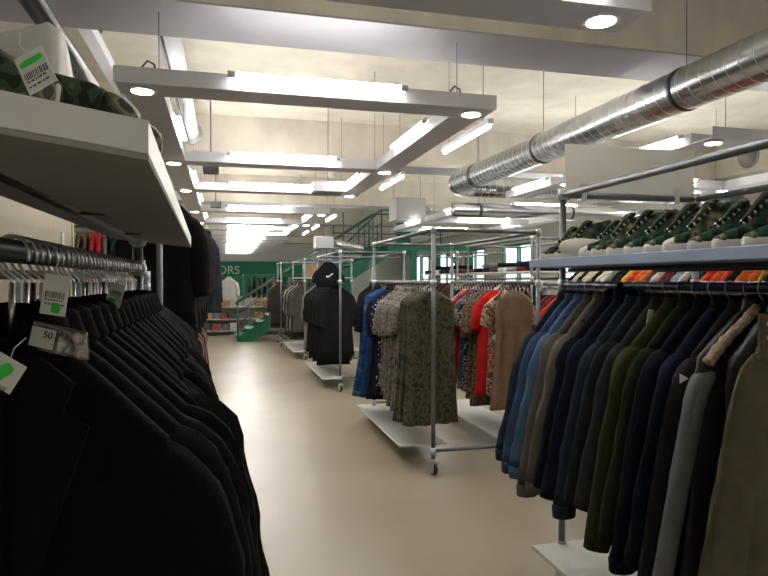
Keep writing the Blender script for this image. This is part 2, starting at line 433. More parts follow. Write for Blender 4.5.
def sleeve(sx, sh, slope, SL, r0, r1, ry, seed, out=.055, yoff=0, nz=16, na=18):
    rnd = random.Random(seed); off = rnd.uniform(0, 60)
    keys = [(sh-.085, 0, -slope-.035, r0*.45), (sh-.045, 0, -slope-.05, r0*.85), (sh-.005, 0, -slope-.085, r0), (sh+.02, yoff*.2, -slope-.17, r0*.98),
            (sh+.02+(out-.02)*.34, yoff*.5, -slope-.17-(SL-.17)*.34, r0*.90), (sh+.02+(out-.02)*.68, yoff*.8, -slope-.17-(SL-.17)*.68, (r0+r1)/2), (sh+out, yoff, -slope-SL, r1), (sh+out, yoff, -slope-SL+.012, r1*.7)]
    pts = []
    for k in range(len(keys)-2):
        m_ = 2 if k < 2 else 4
        for j in range(m_):
            u = j/m_; pts.append([keys[k][q]*(1-u)+keys[k+1][q]*u for q in range(4)])
    pts.append(keys[-2]); pts.append(keys[-1])
    # smooth
    for _ in range(2):
        pts = [pts[0]] + [[(pts[i-1][q]+2*pts[i][q]+pts[i+1][q])/4 for q in range(4)] for i in range(1, len(pts)-2)] + pts[-2:]
    rings = []
    for k, (x, y, z, r) in enumerate(pts):
        a, b_ = pts[max(0, k-1)], pts[min(len(pts)-2, k+1)]
        T = Vector((b_[0]-a[0], 0, b_[2]-a[2])); T = T.normalized() if T.length > 1e-6 else Vector((0,0,-1))
        Nn = Vector((-T.z, 0, T.x))
        ring = []
        for i in range(na):
            an = 2*pi*i/na
            wr = 1 + .22*ns(cos(an)*.6+off, sin(an)*.6, z*2.2+.35*cos(an), 3.4) + .10*ns(off+cos(an)*.4, sin(an)*.4, z*3.2+.2*sin(an), 8)
            yy = min(ry, r*.9)
            p = Vector((x, y, z)) + Nn*(r*cos(an)*wr) + Vector((0, yy*sin(an)*(.85+.15*wr), 0))
            p.x *= sx
            ring.append(p)
        if sx < 0: ring.reverse()
        rings.append(ring)
    return MB().loft(rings)
def collar(rx, ry, h, th, flop=.02, na=22, lumpy=0, gap=.35):
    """a turned collar band, open at the front (-Y)"""
    mb = MB(); vs = []; n = na
    a0, a1 = -pi/2+gap, 1.5*pi-gap
    prof = [(0, -.012), (.0, h*.6), (th*.5, h), (th+flop*.5, h*.8), (th+flop, -.004), (th+flop*.7, -.018)]
    rings = []
    for k in range(n+1):
        a = a0 + (a1-a0)*k/n
        ring = []
        for (o_, z) in prof:
            e = lumpy*ns(cos(a)*3, sin(a)*3, z*30, 3)
            ring.append(Vector(((rx+o_+e)*cos(a), (ry+o_*.6+e)*sin(a), z - .01*(1-sin(a)) + e)))
        rings.append(ring)
    return mb.loft(rings)
_mesh = {}
def garment(kind, mat, x, y, ztop, rz=0, name='jacket', label='', cat='jacket', group=None, seed=0, cache=None, **k):
    """hang one garment with its neck at (x,y,ztop)"""
    t = thing(name, label, cat, (x, y, ztop), rz, group)
    key = (kind, cache) if cache is not None else None
    def part(nm, mk, m=None):
        if key is not None:
            kk = key + (nm, )
            if kk not in _mesh: _mesh[kk] = mk().mesh(nm)
            me = _mesh[kk]
        else: me = mk().mesh(nm)
        return put(nm, me, m or mat, t)
    lo = k.get('lo', False); nz, na = (12, 20) if lo else (26, 40); sn, sa = (10, 10) if lo else (16, 18)
    L = k.get('L', .8); sh = k.get('sh', .205); sl = k.get('slope', .10); tt = k.get('t', .033)
    body = part('body', lambda: torso(L, sh, sl, k.get('wb', sh+.035), tt, seed, k.get('folds', 4), k.get('amp', .008), nz, na, k.get('neck', .065), k.get('quilt', 0), k.get('waist', 0), k.get('flare', 0)))
    SL = k.get('SL', .6)
    if SL > 0:
        sm = k.get('sleeve_mat')
        for i, sx in enumerate((-1, 1)):
            s_ = part('sleeve' if key is None else ('sleeve' + ('_l' if sx < 0 else '_r')), lambda: sleeve(sx, sh, sl, SL*(1-.02*i), k.get('r0', .078), k.get('r1', .052), k.get('ry', tt), seed+i*3+1, k.get('out', .055), k.get('yoff', 0), sn, sa), sm)
            s_.name = 'sleeve'
            if k.get('cuff'):
                zc = -sl-SL*(1-.02*i); xc = sx*(sh+k.get('out', .055)); r1 = k.get('r1', .052)
                cm = MB(); rings = []
                for dz, g in ((.0, .98), (-.004, 1.06), (-.05, 1.0), (-.055, .9)):
                    rings.append([Vector((xc + r1*.98*g*cos(2*pi*j/18), k.get('yoff', 0)+min(k.get('ry', tt), r1*.9)*g*sin(2*pi*j/18), zc+.006+dz)) for j in range(18)])
                rings.reverse()
                cm.loft(rings).build('cuff', k.get('cuff_mat', mat), t)
    if k.get('collar', True):
        part('collar', lambda: collar(.055, .026, k.get('ch', .045), .008, k.get('flop', .018), 10 if lo else 22, k.get('lumpy', 0)), k.get('collar_mat'))
    if k.get('hemband'):
        rings = []
        wb = k.get('wb', sh+.035)
        for z, g in ((-L-.05, .86), (-L-.05, .93), (-L+.0, .97), (-L+.005, .9)):
            rings.append([Vector((wb*g*math.copysign(abs(cos(2*pi*j/28))**.75, cos(2*pi*j/28)), tt*.9*g*sin(2*pi*j/28), z)) for j in range(28)])
        MB().loft(rings).build('hem_band', k.get('cuff_mat', mat), t)
    return t
def hook_mesh(r=.025, dr=0):
    pts = [(r*1.02, 0, -.016), (r*1.05, 0, -.004)]
    for a in range(0, 181, 18): pts.append((r*cos(R(a)), 0, r*sin(R(a))))
    pts += [(-r*.95, 0, -.012), (-r*.6, 0, -.028), (0, 0, -.042), (0, 0, -.088-dr)]
    return MB().tube(pts, .0024, 7)
_hk = {}
def hanger(x, y, zr, rz, mat, label, group, detail=True, rr=.025, dr=0, neck=None):
    t = thing('coat_hanger', label, 'hanger', (x, y, zr), rz, group)
    key = (round(rr, 4), dr)
    if key not in _hk:
        b = MB(); b.tube([(-.14, 0, -.165-dr), (-.08, 0, -.122-dr), (-.012, 0, -.088-dr), (.012, 0, -.088-dr), (.08, 0, -.122-dr), (.14, 0, -.165-dr)], [.005, .007, .009, .009, .007, .005], 8)
        _hk[key] = (hook_mesh(rr, dr).mesh('hook'), b.mesh('shoulder_bar'), MB().tube([(0, 0, -.046), (0, 0, -.085-dr)], [.004, .0065], 8).mesh('neck_sleeve'))
    h, b, n_ = _hk[key]
    put('hook', h, M_hook, t)
    if detail: put('shoulder_bar', b, mat, t)
    put('neck_sleeve', n_, neck or mat, t)
    return t

# ------------------------------------------------------------------ racks
def clampm(z, w=.026, h=.05): return MB().tube([(0,0,z-h/2), (0,0,z+h/2)], w, 14)
def caster(x, y, ztop, parent, rz=.4):
    e = MB().tube([(0,0,-.02), (0,0,-.035)], .02, 12)
    M = Matrix.Rotation(rz, 4, 'Z')
    e.box(-.022, -.017, -.03, .02, -.115, -.03, M).box(.017, .022, -.03, .02, -.115, -.03, M).box(-.022, .022, -.03, .02, -.04, -.03, M)
    c = e.build('caster', M_clamp, parent, (x, y, ztop))
    w = MB().lathe([(.0, -.013), (.04, -.013), (.046, -.007), (.046, .007), (.04, .013), (0, .013)], 20, M @ Matrix.Translation((0, -.01, -ztop+.0465)) @ Matrix.Rotation(pi/2, 4, 'Y'))
    w.build('wheel', M_rubber, c)
def rack(label, x0, x1, y0, y1, H=2.05, rails=(), longs=(), trans=(), post_z=.13, boards=(), cast=True, name='clothes_rack', r=.0175, posts=None, tm=None, rail_mat=None, low=True, group=None):
    tm = tm or M_tube
    t = thing(name, label, 'clothes rack', (x0, y0, 0), 0, group)
    W, D = x1-x0, y1-y0
    for (px, py) in (posts or [(0,0), (W,0), (0,D), (W,D)]):
        MB().tube([(px, py, post_z-.005 if cast else 0), (px, py, H+.012)], r, 16).build('post', tm, t)
        zs = [H] + [z for (_, z) in rails[:1]] + ([post_z+.06] if cast else [.02])
        for z in zs:
            MB().tube([(px, py, z-.028), (px, py, z+.028)], r+.008, 16).build('clamp', M_clamp, t)
        if cast: caster(px, py, post_z, t, .3+px)
    for px in longs:
        MB().tube([(px, .0, H), (px, D, H)], r, 16).build('top_tube', tm, t)
    for py in trans:
        MB().tube([(0, py, H), (W, py, H)], r, 16).build('cross_tube', tm, t)
        if low: MB().tube([(0, py, post_z+.06), (W, py, post_z+.06)], r*.85, 12).build('low_cross_tube', tm, t)
    for (px, z) in rails:
        MB().tube([(px, -.02, z), (px, D+.02, z)], r, 16).build('hanging_rail', rail_mat or tm, t)
    for (a, b_, c, d, z) in boards:
        MB().box(a, b_, c, d, z-.02, z).build('base_board', M_board, t, bevel=.003)
    return t

# ---- near right rack (sneaker shelf + jackets)
RX, RX2 = 1.73, 2.56
ZR = 1.575
rk = rack('near right rack of bluish tubes with a shelf of sneakers and a row of jackets', RX, RX2, .75, 2.94, 2.05, [(0, ZR), (RX2-RX, ZR)], [0, RX2-RX], [0, 2.19],
          boards=[(-.17, RX2-RX+.12, -.1, 2.20, .205)], rail_mat=M_navy, name='clothes_rack')
ST = 1.705
MB().box(-.19, .62, -.05, 2.20, ST-.042, ST).build('shelf', M_shelfedge, rk, bevel=.003)
for px in (.03, .55):
    MB().box(px, px+.03, 0, 2.19, ST-.062, ST-.043).build('shelf_bearer', M_tubedark, rk)
# sign on the far cross tube
sg = thing('sign_board', 'blank white sign board standing on the far cross tube of the near right rack', 'sign', ((RX+RX2)/2, 2.945, 2.075))
MB().box(-.40, .405, -.004, .004, -.02, .245).build('panel', M_sign, sg, bevel=.001)
for px in (-.30, .28): MB().box(px-.015, px+.015, -.026, .026, -.055, .035).build('clip', M_clamp, sg, bevel=.003)

# jackets (far to near)
DEN_D, DEN, DEN_L = cloth((.035,.050,.085)), cloth((.060,.105,.21)), cloth((.10,.165,.30))
TAU, TAU2 = cloth((.135,.120,.105)), cloth((.165,.145,.125))
NAV, NAV2, SLT = cloth((.009,.012,.022)), cloth((.011,.017,.034)), cloth((.028,.042,.060))
CHA, GRY, OLV, DGR = cloth((.022,.024,.027)), cloth((.040,.042,.050)), cloth((.046,.052,.020)), cloth((.022,.030,.018))
BLK, BLK2, PUF = cloth((.010,.011,.014)), cloth((.022,.021,.019)), plain('puffer_nylon', (.016,.016,.021), .45, 0, .1, 60, .1, 9)
GRS, SHE, PAR = cloth((.20,.20,.21)), plain('sherpa_fleece', (.46,.36,.27), 1, 0, 1.0, 90, .3, 40), cloth((.125,.108,.066))
WHT = cloth((.66,.65,.62))
D = dict
J = [
 ('denim_jacket', 'dark slate denim jacket hanging farthest on the near right rail, at the post', DEN_D, D(L=.80, SL=.62, sh=.20, cuff=True)),
 ('denim_jacket', 'mid blue denim jacket, second from the far post on the near right rail', DEN, D(L=.78, SL=.66, sh=.205, cuff=True)),
 ('denim_jacket', 'light blue denim jacket, third from the far post on the near right rail', DEN_L, D(L=.78, SL=.66, sh=.205, cuff=True)),
 ('jacket', 'taupe grey sweatshirt jacket between the blue denims and a lighter taupe one', TAU, D(L=.82, SL=.72, sh=.205, cuff=True, hemband=True)),
 ('jacket', 'lighter taupe jacket with ribbed cuffs beside the navy coats', TAU2, D(L=.80, SL=.68, sh=.20, cuff=True, hemband=True)),
 ('coat', 'very dark navy coat directly in front of the taupe jackets', NAV, D(L=.90, SL=.68, sh=.21, ch=.06)),
 ('coat', 'navy blue coat with a high collar rising to the rail', NAV2, D(L=.88, SL=.70, sh=.215, ch=.085)),
 ('jacket', 'dark slate blue denim jacket between navy coat and charcoal jacket', SLT, D(L=.82, SL=.70, sh=.205, cuff=True)),
 ('jacket', 'charcoal jacket beside the dark slate blue one', CHA, D(L=.86, SL=.66, sh=.205)),
 ('jacket', 'dark grey jacket with a white size label, behind the olive green coat', GRY, D(L=.84, SL=.66, sh=.205)),
 ('coat', 'olive green coat standing out among the dark jackets', OLV, D(L=1.0, SL=.78, sh=.215)),
 ('coat', 'dark bottle green coat just in front of the olive green coat', DGR, D(L=.98, SL=.72, sh=.21)),
 ('jacket', 'black blue padded jacket in front of the dark green coat', NAV, D(L=1.0, SL=.74, sh=.215, cuff=True)),
 ('jacket', 'dark navy jacket just behind the brown black coat with the badge', NAV2, D(L=.98, SL=.74, sh=.215, hemband=True)),
 ('coat', 'brown black coat with a small white triangular badge on its sleeve', BLK2, D(L=1.0, SL=.75, sh=.22)),
 ('hooded_jacket', 'grey sleeved jacket with a beige sherpa fleece collar edge', PUF, D(L=.98, SL=.80, sh=.25, sleeve_mat=GRS, r0=.036, r1=.031, out=.15, quilt=.0, ch=.05)),
 ('puffer_jacket', 'black quilted puffer jacket between the sherpa collar jacket and the olive parka', PUF, D(L=.98, SL=0, sh=.22, wb=.27, quilt=.10, t=.040)),
 ('parka', 'olive khaki parka with a snap flap collar, nearest on the right rail', PAR, D(L=1.08, SL=.80, sh=.25, slope=.10, r0=.082, r1=.065, out=.15, ch=.06)),
]
yfar, ynear = 2.86, 1.50
jk = []
for i, (nm, lb, mt, kw) in enumerate(J):
    y = yfar + (ynear-yfar)*i/(len(J)-1) + {15: .02, 16: .0, 17: -.045}.get(i, 0)
    kw = dict(kw); kw.setdefault('t', .028); kw['ry'] = .031; kw.setdefault('slope', .15); kw.setdefault('neck', .08); kw.setdefault('out', .15); kw.setdefault('wb', kw.get('sh', .205)+.085)
    t = garment('near', mt, RX, y, ZR-.072, -.10+.006*i, nm, lb, 'jacket' if 'jacket' in nm else 'coat', None, 100+i*7, **kw)
    jk.append((t, kw))
    hanger(RX, y, ZR, .02, M_hblack, 'hanger with steel hook under a jacket on the navy near right rail', 'hangers on the near right rail', rr=.022)
# white size label
MB().box(-.012, .012, -.0015, .0015, -.06, 0).build('size_label', M_white, jk[9][0], (-.10, -.040, -.02), (R(8), R(4), 0))
# badge on the brown black coat sleeve
MB().prism([(-.016, 0), (.016, 0), (0, -.028)], -.0012, .0012, 1).build('badge', M_white, jk[14][0], (-.285, -.040, -.215), (0, .5, -.3))
# sherpa edge
pts = [(-.06, -.036, .01), (-.11, -.041, -.035), (-.165, -.044, -.075), (-.215, -.046, -.12), (-.255, -.046, -.165)]
mb = MB(); P = []
for k in range(len(pts)-1):
    for j in range(6): P.append(Vector(pts[k]).lerp(Vector(pts[k+1]), j/6))
P.append(Vector(pts[-1]))
mb.tube(P, [.013+.008*abs(noise.noise(p*70)) + .004*(k/len(P)) for k, p in enumerate(P)], 10).build('sherpa_trim', SHE, jk[15][0])
# parka collar flap with two snaps, chest pocket, placket
pk = jk[17][0]
fl = MB().box(-.045, .05, -.007, .007, -.085, .045).build('collar_flap', PAR, pk, (-.235, -.034, -.045), (R(-4), R(4), 0), bevel=.004)
for z in (.018, -.022):
    s_ = MB().lathe([(0, -.002), (.008, -.002), (.009, .002), (.006, .004), (.003, .003), (0, .003)], 16, Matrix.Rotation(pi/2, 4, 'X')).build('snap', M_white, fl, (-.018, -.009, z))
MB().box(-.028, .028, -.005, .005, -.78, -.1).build('placket', PAR, pk, (.01, -.046, -.06), (0, 0, 0), bevel=.003)
MB().box(-.07, .07, -.006, .006, -.08, .0).build('pocket_flap', PAR, pk, (-.12, -.047, -.55), (0, 0, 0), bevel=.004)

# ------------------------------------------------------------------ sneakers
CAMO = patterned('camouflage_canvas', [(.020,.030,.020), (.05,.085,.05), (.13,.14,.09), (.26,.23,.17), (.05,.085,.05)], 26, [0, .42, .5, .56, .63], 1)
CAMOL = patterned('pale_camouflage_canvas', [(.022,.03,.022), (.05,.075,.05), (.40,.38,.33), (.14,.13,.10), (.04,.06,.04)], 22, [0, .40, .50, .56, .63], 1)
CAMOD = patterned('dark_camouflage_canvas', [(.012,.018,.014), (.022,.065,.04), (.05,.06,.045), (.12,.11,.09), (.022,.055,.035)], 24, [0, .42, .52, .60, .66], 1)
M_sole = plain('off_white_rubber', (.70,.66,.58), .6)
M_lace = plain('white_lace', (.74,.72,.68), .8)
M_inner = plain('shoe_lining', (.10,.09,.08), .9)
def outline(g=1.0, n=28):
    pts = []
    for i in range(n):
        a = 2*pi*i/n; x = .14*cos(a); u = (x+.14)/.28
        w = (.034 + .014*u - .006*math.exp(-((u-.42)/.18)**2))*(1 if 0 < u < 1 else .9)
        pts.append((x*g, w*math.copysign(abs(sin(a))**.65, sin(a))*g))
    return pts
def shoe_meshes(h):
    so = MB(); ol = outline(1.03)
    so.loft([[Vector((x*.97, y*.94, 0)) for x, y in ol], [Vector((x, y, .006)) for x, y in ol], [Vector((x*1.0, y*1.0, .026)) for x, y in ol], [Vector((x*.97, y*.95, .032)) for x, y in ol]])
    # upper : rings along x (heel -.135 -> toe .12)
    up = MB(); rings = []
    prof = [(-.137, .020, .085), (-.136, .032, h*.98), (-.124, .037, h*1.05), (-.085, .039, h*1.0), (-.05, .038, h*.97), (-.025, .039, h*.91), (.0, .041, h*.74), (.03, .043, .092), (.06, .043, .071), (.085, .041, .064), (.10, .036, .058)]
    for (x, w, z) in prof:
        ring = []
        for k in range(14):
            a = pi*k/13
            ring.append(Vector((x, w*math.copysign(abs(cos(a))**.55, cos(a))*(1-.30*(sin(a)*max(0, z-.07)/.1)), .028 + (z-.028)*max(0, sin(a))**.6)))
        for k in range(1, 5):
            ring.append(Vector((x, -w + 2*w*k/5, .028)))
        rings.append(ring)
    up.loft(rings)
    tc = MB(); rings = []
    for (x, w, z) in [(.100, .0385, .0545), (.108, .037, .053), (.122, .031, .047), (.134, .022, .041), (.142, .010, .033)]:
        rings.append([Vector((x, w*cos(2*pi*k/14), .026 + (z-.026)*max(0, sin(2*pi*k/14)) - .004*max(0, -sin(2*pi*k/14)))) for k in range(14)])
    tc.loft(rings)
    tg = MB(); rings = []
    for (x, z, w, th) in [(.045, .082, .022, .007), (.015, h*.70, .026, .010), (-.01, h*.88, .031, .014), (-.028, h*.98, .033, .018), (-.040, h*1.03, .030, .016), (-.046, h*1.04, .020, .008)]:
        rings.append([Vector((x+th*sin(2*pi*k/12)+.012, w*cos(2*pi*k/12), z+.3*th*sin(2*pi*k/12))) for k in range(12)])
    tg.loft(rings)
    lc = MB()
    for k in range(5):
        u = k/4; x = .052 - .062*u; z = .080 + (h*.86-.080)*u + .006
        lc.tube([(x-.004, -.026, z-.010), (x+.006, -.012, z+.003), (x+.006, .012, z+.004), (x-.004, .026, z-.010)], .0042, 6)
    tr = MB()
    ol2 = outline(1.045)
    return D(sole=so.mesh('sole'), upper=up.mesh('upper'), toe_cap=tc.mesh('toe_cap'), tongue=tg.mesh('tongue'), laces=lc.mesh('laces'))
SHO = [shoe_meshes(.175), shoe_meshes(.155)]
def shoe(x, y, z, rz, v, mat, label, group, rot=None, toe=None):
    t = thing('sneaker', label, 'shoe', (x, y, z), rz, group)
    if rot: t.rotation_euler = rot
    m = SHO[v]
    put('sole', m['sole'], M_sole, t); put('upper', m['upper'], mat, t); put('toe_cap', m['toe_cap'], toe or M_sole, t)
    put('tongue', m['tongue'], mat, t); put('laces', m['laces'], M_lace, t)
    return t
n = 13
for i in range(n):
    y = 2.80 - .115*i
    if i == 2:
        shoe(1.66, y, ST+.047, 0, 1, CAMO, 'camouflage sneaker lying on its side with its pale sole to the aisle', None, (R(82), 0, R(150)))
        continue
    shoe(1.69+random.uniform(-.012, .012), y, ST, 2.42 + random.uniform(-.08, .08), 0 if i % 3 else 1, CAMO if i % 4 == 0 else CAMOD, 'dark green camouflage sneaker, toe to the aisle, in the front row on the blue shelf', 'camouflage sneakers in the front row', toe=(M_sole if i % 5 == 3 else CAMO))
for i in range(n):
    y = 2.70 - .115*i
    shoe(1.985+random.uniform(-.012, .012), y, ST, 2.42 + random.uniform(-.08, .08), 0, CAMOL if i % 2 else CAMO, 'camouflage sneaker standing in the back row on the blue shelf', 'camouflage sneakers in the back row')

# ------------------------------------------------------------------ left near rack
LX = -.30; LZ = 1.642
lr = rack('near left rack of dark steel tube carrying black suit jackets under a white shelf', -1.1, LX, .35, 2.36, 2.05, [(LX+1.1, LZ)], [0, LX+1.1], [2.01], posts=[(.8, 2.01), (0, 2.01), (0, 0)], tm=M_tubedark, low=False)
MB().tube([(.8, .0, 1.762), (.8, 2.02, 1.742)], .018, 16).build('shelf_tube', M_tubedark, lr)
MB().tube([(.8, 1.98, 1.742), (.8, 2.045, 1.742)], .027, 16).build('clamp', M_clamp, lr)
MB().tube([(.8, 1.98, LZ), (.8, 2.045, LZ)], .027, 16).build('clamp', M_clamp, lr)
for yy in (1.05, 1.62):
    MB().box(.81, .86, yy, yy+.025, 1.735, 1.748).build('shelf_bracket', M_tubedark, lr, bevel=.003)
# the shelf: outer edge toes in slightly, whole board tips down to the aisle
sh = MB()
def shz(x): return 1.725 + (-.09-x)*.10
outl = [(-.074, .665), (-.125, 2.50), (-.40, 2.50), (-.40, .585)]
vs = [(x, y, shz(x)) for x, y in outl] + [(x, y, shz(x)+.037) for x, y in outl]
nn = len(outl)
top = MB().add([(x, y, shz(x)+.004) for x, y in outl] + [(x, y, shz(x)+.037) for x, y in outl], [tuple(range(nn, 2*nn))[::-1]] + [tuple(range(nn))] + [(i, n2, nn+n2, nn+i) for i in range(nn) for n2 in [(i+1) % nn]], True)
off = Vector((1.1, -.35, 0))
def shift(mb, d): mb.v = [tuple(Vector(p)+d) for p in mb.v]; return mb
shift(top, off).build('shelf', M_shelfw, lr)
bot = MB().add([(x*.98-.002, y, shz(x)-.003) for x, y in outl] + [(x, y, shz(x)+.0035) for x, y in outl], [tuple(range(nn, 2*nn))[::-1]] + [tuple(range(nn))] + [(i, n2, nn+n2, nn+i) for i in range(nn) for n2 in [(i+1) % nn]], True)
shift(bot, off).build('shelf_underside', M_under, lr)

LBK = [cloth((.0045,.0048,.006)), cloth((.006,.0062,.006)), cloth((.005,.0055,.0085)), cloth((.0075,.0072,.007))]
LN = 16
LDROP = .05
for i in range(LN):
    y = .98 + (2.26-.98)*i/(LN-1)
    big = 1.08 - .30*i/(LN-1) + (.16 if i in (3, 4) else 0) + .05*((i*7) % 3 - 1)
    kw = D(L=.86, SL=.64, sh=.215*big, slope=.145*big, t=.034, ry=.036, out=.10*big, r0=.08*big, r1=.06, ch=.05, flop=.03, neck=.06, wb=.27*big)
    if i == 0: lb, gp = 'black suit jacket nearest on the left rail with a collar and price tags', None
    elif i == 3: lb, gp = 'broad shouldered black overcoat bulging into the aisle from the left rail', None
    else: lb, gp = 'black suit jacket hanging in the packed row on the left rail', 'black jackets on the left rail'
    g = garment('suit', LBK[i % 4], LX, y, LZ-.075-LDROP, -.05, 'suit_jacket' if i != 3 else 'overcoat', lb, 'jacket' if i != 3 else 'coat', gp, 300+i*5, **kw)
    if i == 0:
        # lapels
        for sx in (-1, 1):
            MB().add([(sx*.03, -.040, .0), (sx*.10, -.043, -.06), (sx*.085, -.046, -.10), (sx*.12, -.047, -.12), (sx*.02, -.05, -.42), (sx*.03, -.028, .0), (sx*.10, -.034, -.06), (sx*.085, -.036, -.10), (sx*.12, -.037, -.12), (sx*.02, -.04, -.42)],
              [(0,1,2,3,4), (9,8,7,6,5)] + [(k, (k+1) % 5, 5+(k+1) % 5, 5+k) for k in range(5)], True).build('lapel', LBK[1], g)
for i in range(34):
    y = 1.0 + (2.30-1.0)*i/33 + random.uniform(-.008, .008)
    hanger(LX, y, LZ, random.uniform(-.25, .25), [M_hook, M_hplastic, M_hook, M_hblack, M_hwhite][i % 5], 'steel hook hanger packed on the dark left rail', 'hangers on the left rail', detail=False, rr=.023, dr=LDROP)

# text helper
def text_mesh(s_, size, extrude=.0006):
    cu = bpy.data.curves.new('lettering', 'FONT'); cu.body = s_; cu.size = size; cu.extrude = extrude; cu.align_x = 'CENTER'; cu.align_y = 'CENTER'
    o = bpy.data.objects.new('tmp', cu); COL.objects.link(o)
    bpy.context.view_layer.update()
    dg = bpy.context.evaluated_depsgraph_get()
    me = bpy.data.meshes.new_from_object(o.evaluated_get(dg))
    bpy.data.objects.remove(o); bpy.data.curves.remove(cu)
    me.materials.clear(); me.materials.append(None)
    return me
def price_tag(loc, rot, w, h, label, sticker, bars, stick_rot=0, txt=None, lines=2):
    """card in local XZ plane facing -Y"""
    t = thing('price_tag', label, 'price tag', loc); t.rotation_euler = rot
    MB().box(-w/2, w/2, -.0006, .0006, -h/2, h/2).build('card', M_white, t)
    sx, sz, sw, shh = sticker
    n = 14; pts = []
    for k in range(n):
        a = 2*pi*k/n; pts.append((sw/2*math.copysign(abs(cos(a))**.5, cos(a)), shh/2*math.copysign(abs(sin(a))**.6, sin(a))))
    MB().prism(pts, -.0013, -.0007, 1).build('sticker', M_stick, t, (sx, 0, sz), (0, stick_rot, 0))
    bx, bz, bw, bh = bars
    b = MB(); rr = random.Random(len(label)); x = bx-bw/2
    while x < bx+bw/2:
        d = rr.choice((.0006, .0009, .0014)); b.box(x, x+d, -.0009, -.0007, bz-bh/2, bz+bh/2); x += d + rr.choice((.0007, .0012))
    b.build('barcode', M_ink, t)
    b = MB()
    for k in range(lines):
        z = bz - bh*.9 - k*.006
        x = bx-bw/2
        while x < bx+bw/2-.003:
            d = rr.uniform(.002, .005); b.box(x, x+d, -.0009, -.0007, z, z+.0016); x += d+.0012
    b.build('print_line', M_ink, t)
    if txt:
        put('lettering', text_mesh(txt, h*.28), M_ink, t, (w*.2, -.0012, -h*.05), (pi/2, 0, 0))
    MB().tube([(0, 0, h/2-.004), (-.004, 0, h/2+.012), (0, .004, h/2+.03)], .0007, 5).build('string', M_white, t)
    return t
yaw = -R(14.4)
def at(px, py, d):
    xc = (px-384)/620*d; zc = (280-py)/620*d
    th = R(14.4)
    return Vector((d*sin(th)+xc*cos(th), d*cos(th)-xc*sin(th), 1.6+zc))
price_tag(at(55, 295, .87), (0, R(9), yaw), .036, .057, 'white barcode price tag with green spot on the left rail, nearer of two hanging tags', (.004, -.018, .013, .015), (0, .0, .027, .009), txt=None)
price_tag(at(115, 295, 1.33), (R(-5), R(14), yaw-.2), .036, .05, 'white barcode price tag with green spot on the left rail, farther of two hanging tags', (-.004, -.014, .02, .012), (0, .005, .027, .009))
price_tag(at(2, 372, .78), (0, R(32), yaw+.1), .044, .040, 'white price tag with green oval sticker at the left edge on the nearest black jacket', (.0, .0, .016, .028), (0, -.018, .03, .006), R(25), lines=1)
# foil wrapped label on the collar
lbm = MB(); rings = []
c = at(60, 341, .83)
o = thing('plastic_sleeve', 'crumpled clear plastic sleeve with a printed size label below the nearest black collar', 'label', c, yaw)
M_foil = plain('crumpled_plastic', (.35,.33,.32), .22, .7, .9, 45, .5, 35)
g = MB(); vs = []; fs = []
nx, nz_ = 14, 9
for layer in (0, 1):
    for j in range(nz_):
        for i in range(nx):
            x = -.035 + .07*i/(nx-1); z = -.019 + .038*j/(nz_-1) - .25*x*.9
            vs.append((x, layer*.004 + .006*noise.noise(Vector((x*70, layer*0, z*70))), z))
for j in range(nz_-1):
    for i in range(nx-1):
        a = j*nx+i; b_ = nx*nz_
        fs.append((a, a+1, a+nx+1, a+nx)); fs.append((b_+a+nx, b_+a+nx+1, b_+a+1, b_+a))
def rim(a, c2): fs.append((a, c2, c2+nx*nz_, a+nx*nz_))
for i in range(nx-1): rim(i+1, i); rim((nz_-1)*nx+i, (nz_-1)*nx+i+1)
for j in range(nz_-1): rim(j*nx, (j+1)*nx); rim((j+1)*nx+nx-1, j*nx+nx-1)
g.add(vs, fs).build('sleeve_film', M_foil, o)
lab = MB().box(-.016, .016, -.0006, .0006, -.013, .013).build('size_card', plain('grey_print_card', (.55,.54,.52), .6), o, (-.019, -.009, .005), (0, R(13), 0))
put('lettering', text_mesh('50', .013), M_ink, lab, (.007, -.0013, .005), (pi/2, 0, 0))

# things on the left shelf
zt = lambda x: shz(x)+.0375
tilt = math.atan(.10)
W1 = plain('white_leather', (.72,.70,.66), .45)
s1 = thing('sneaker', 'white sneaker standing at the near left end of the white shelf', 'shoe', (-.345, 1.0, zt(-.345)+.004)); s1.rotation_euler = (0, tilt, R(170))
for nm, m_, mt in (('sole','sole',M_sole), ('upper','upper',W1), ('toe_cap','toe_cap',W1), ('tongue','tongue',W1), ('laces','laces',M_lace)): put(nm, SHO[1][m_], mt, s1)
for i, (x, y, rz, lb) in enumerate(((-.255, .94, -.05, 'first'), (-.24, 1.05, .12, 'second'), (-.26, 1.24, 0, 'third'))):
    tt = thing('sneaker', 'grey green camouflage canvas shoe lying low on the white left shelf, %s along it' % lb, 'shoe', (x, y, zt(x)+.047)); tt.rotation_euler = (R(84), 0, rz)
    tt.rotation_euler = (Matrix.Rotation(tilt, 3, 'Y') @ Euler((R(86), 0, rz)).to_matrix()).to_euler()
    for nm, mt in (('sole', M_sole), ('upper', CAMO), ('toe_cap', CAMO), ('tongue', CAMO), ('laces', M_lace)): put(nm, SHO[0][nm], mt, tt)
price_tag(at(37, 71, .60), (R(-14), R(-30), yaw), .030, .044, 'white price tag with a green bar sticker tied to the shoes on the left shelf', (.0, .011, .025, .007), (0, -.003, .024, .008), txt=None)

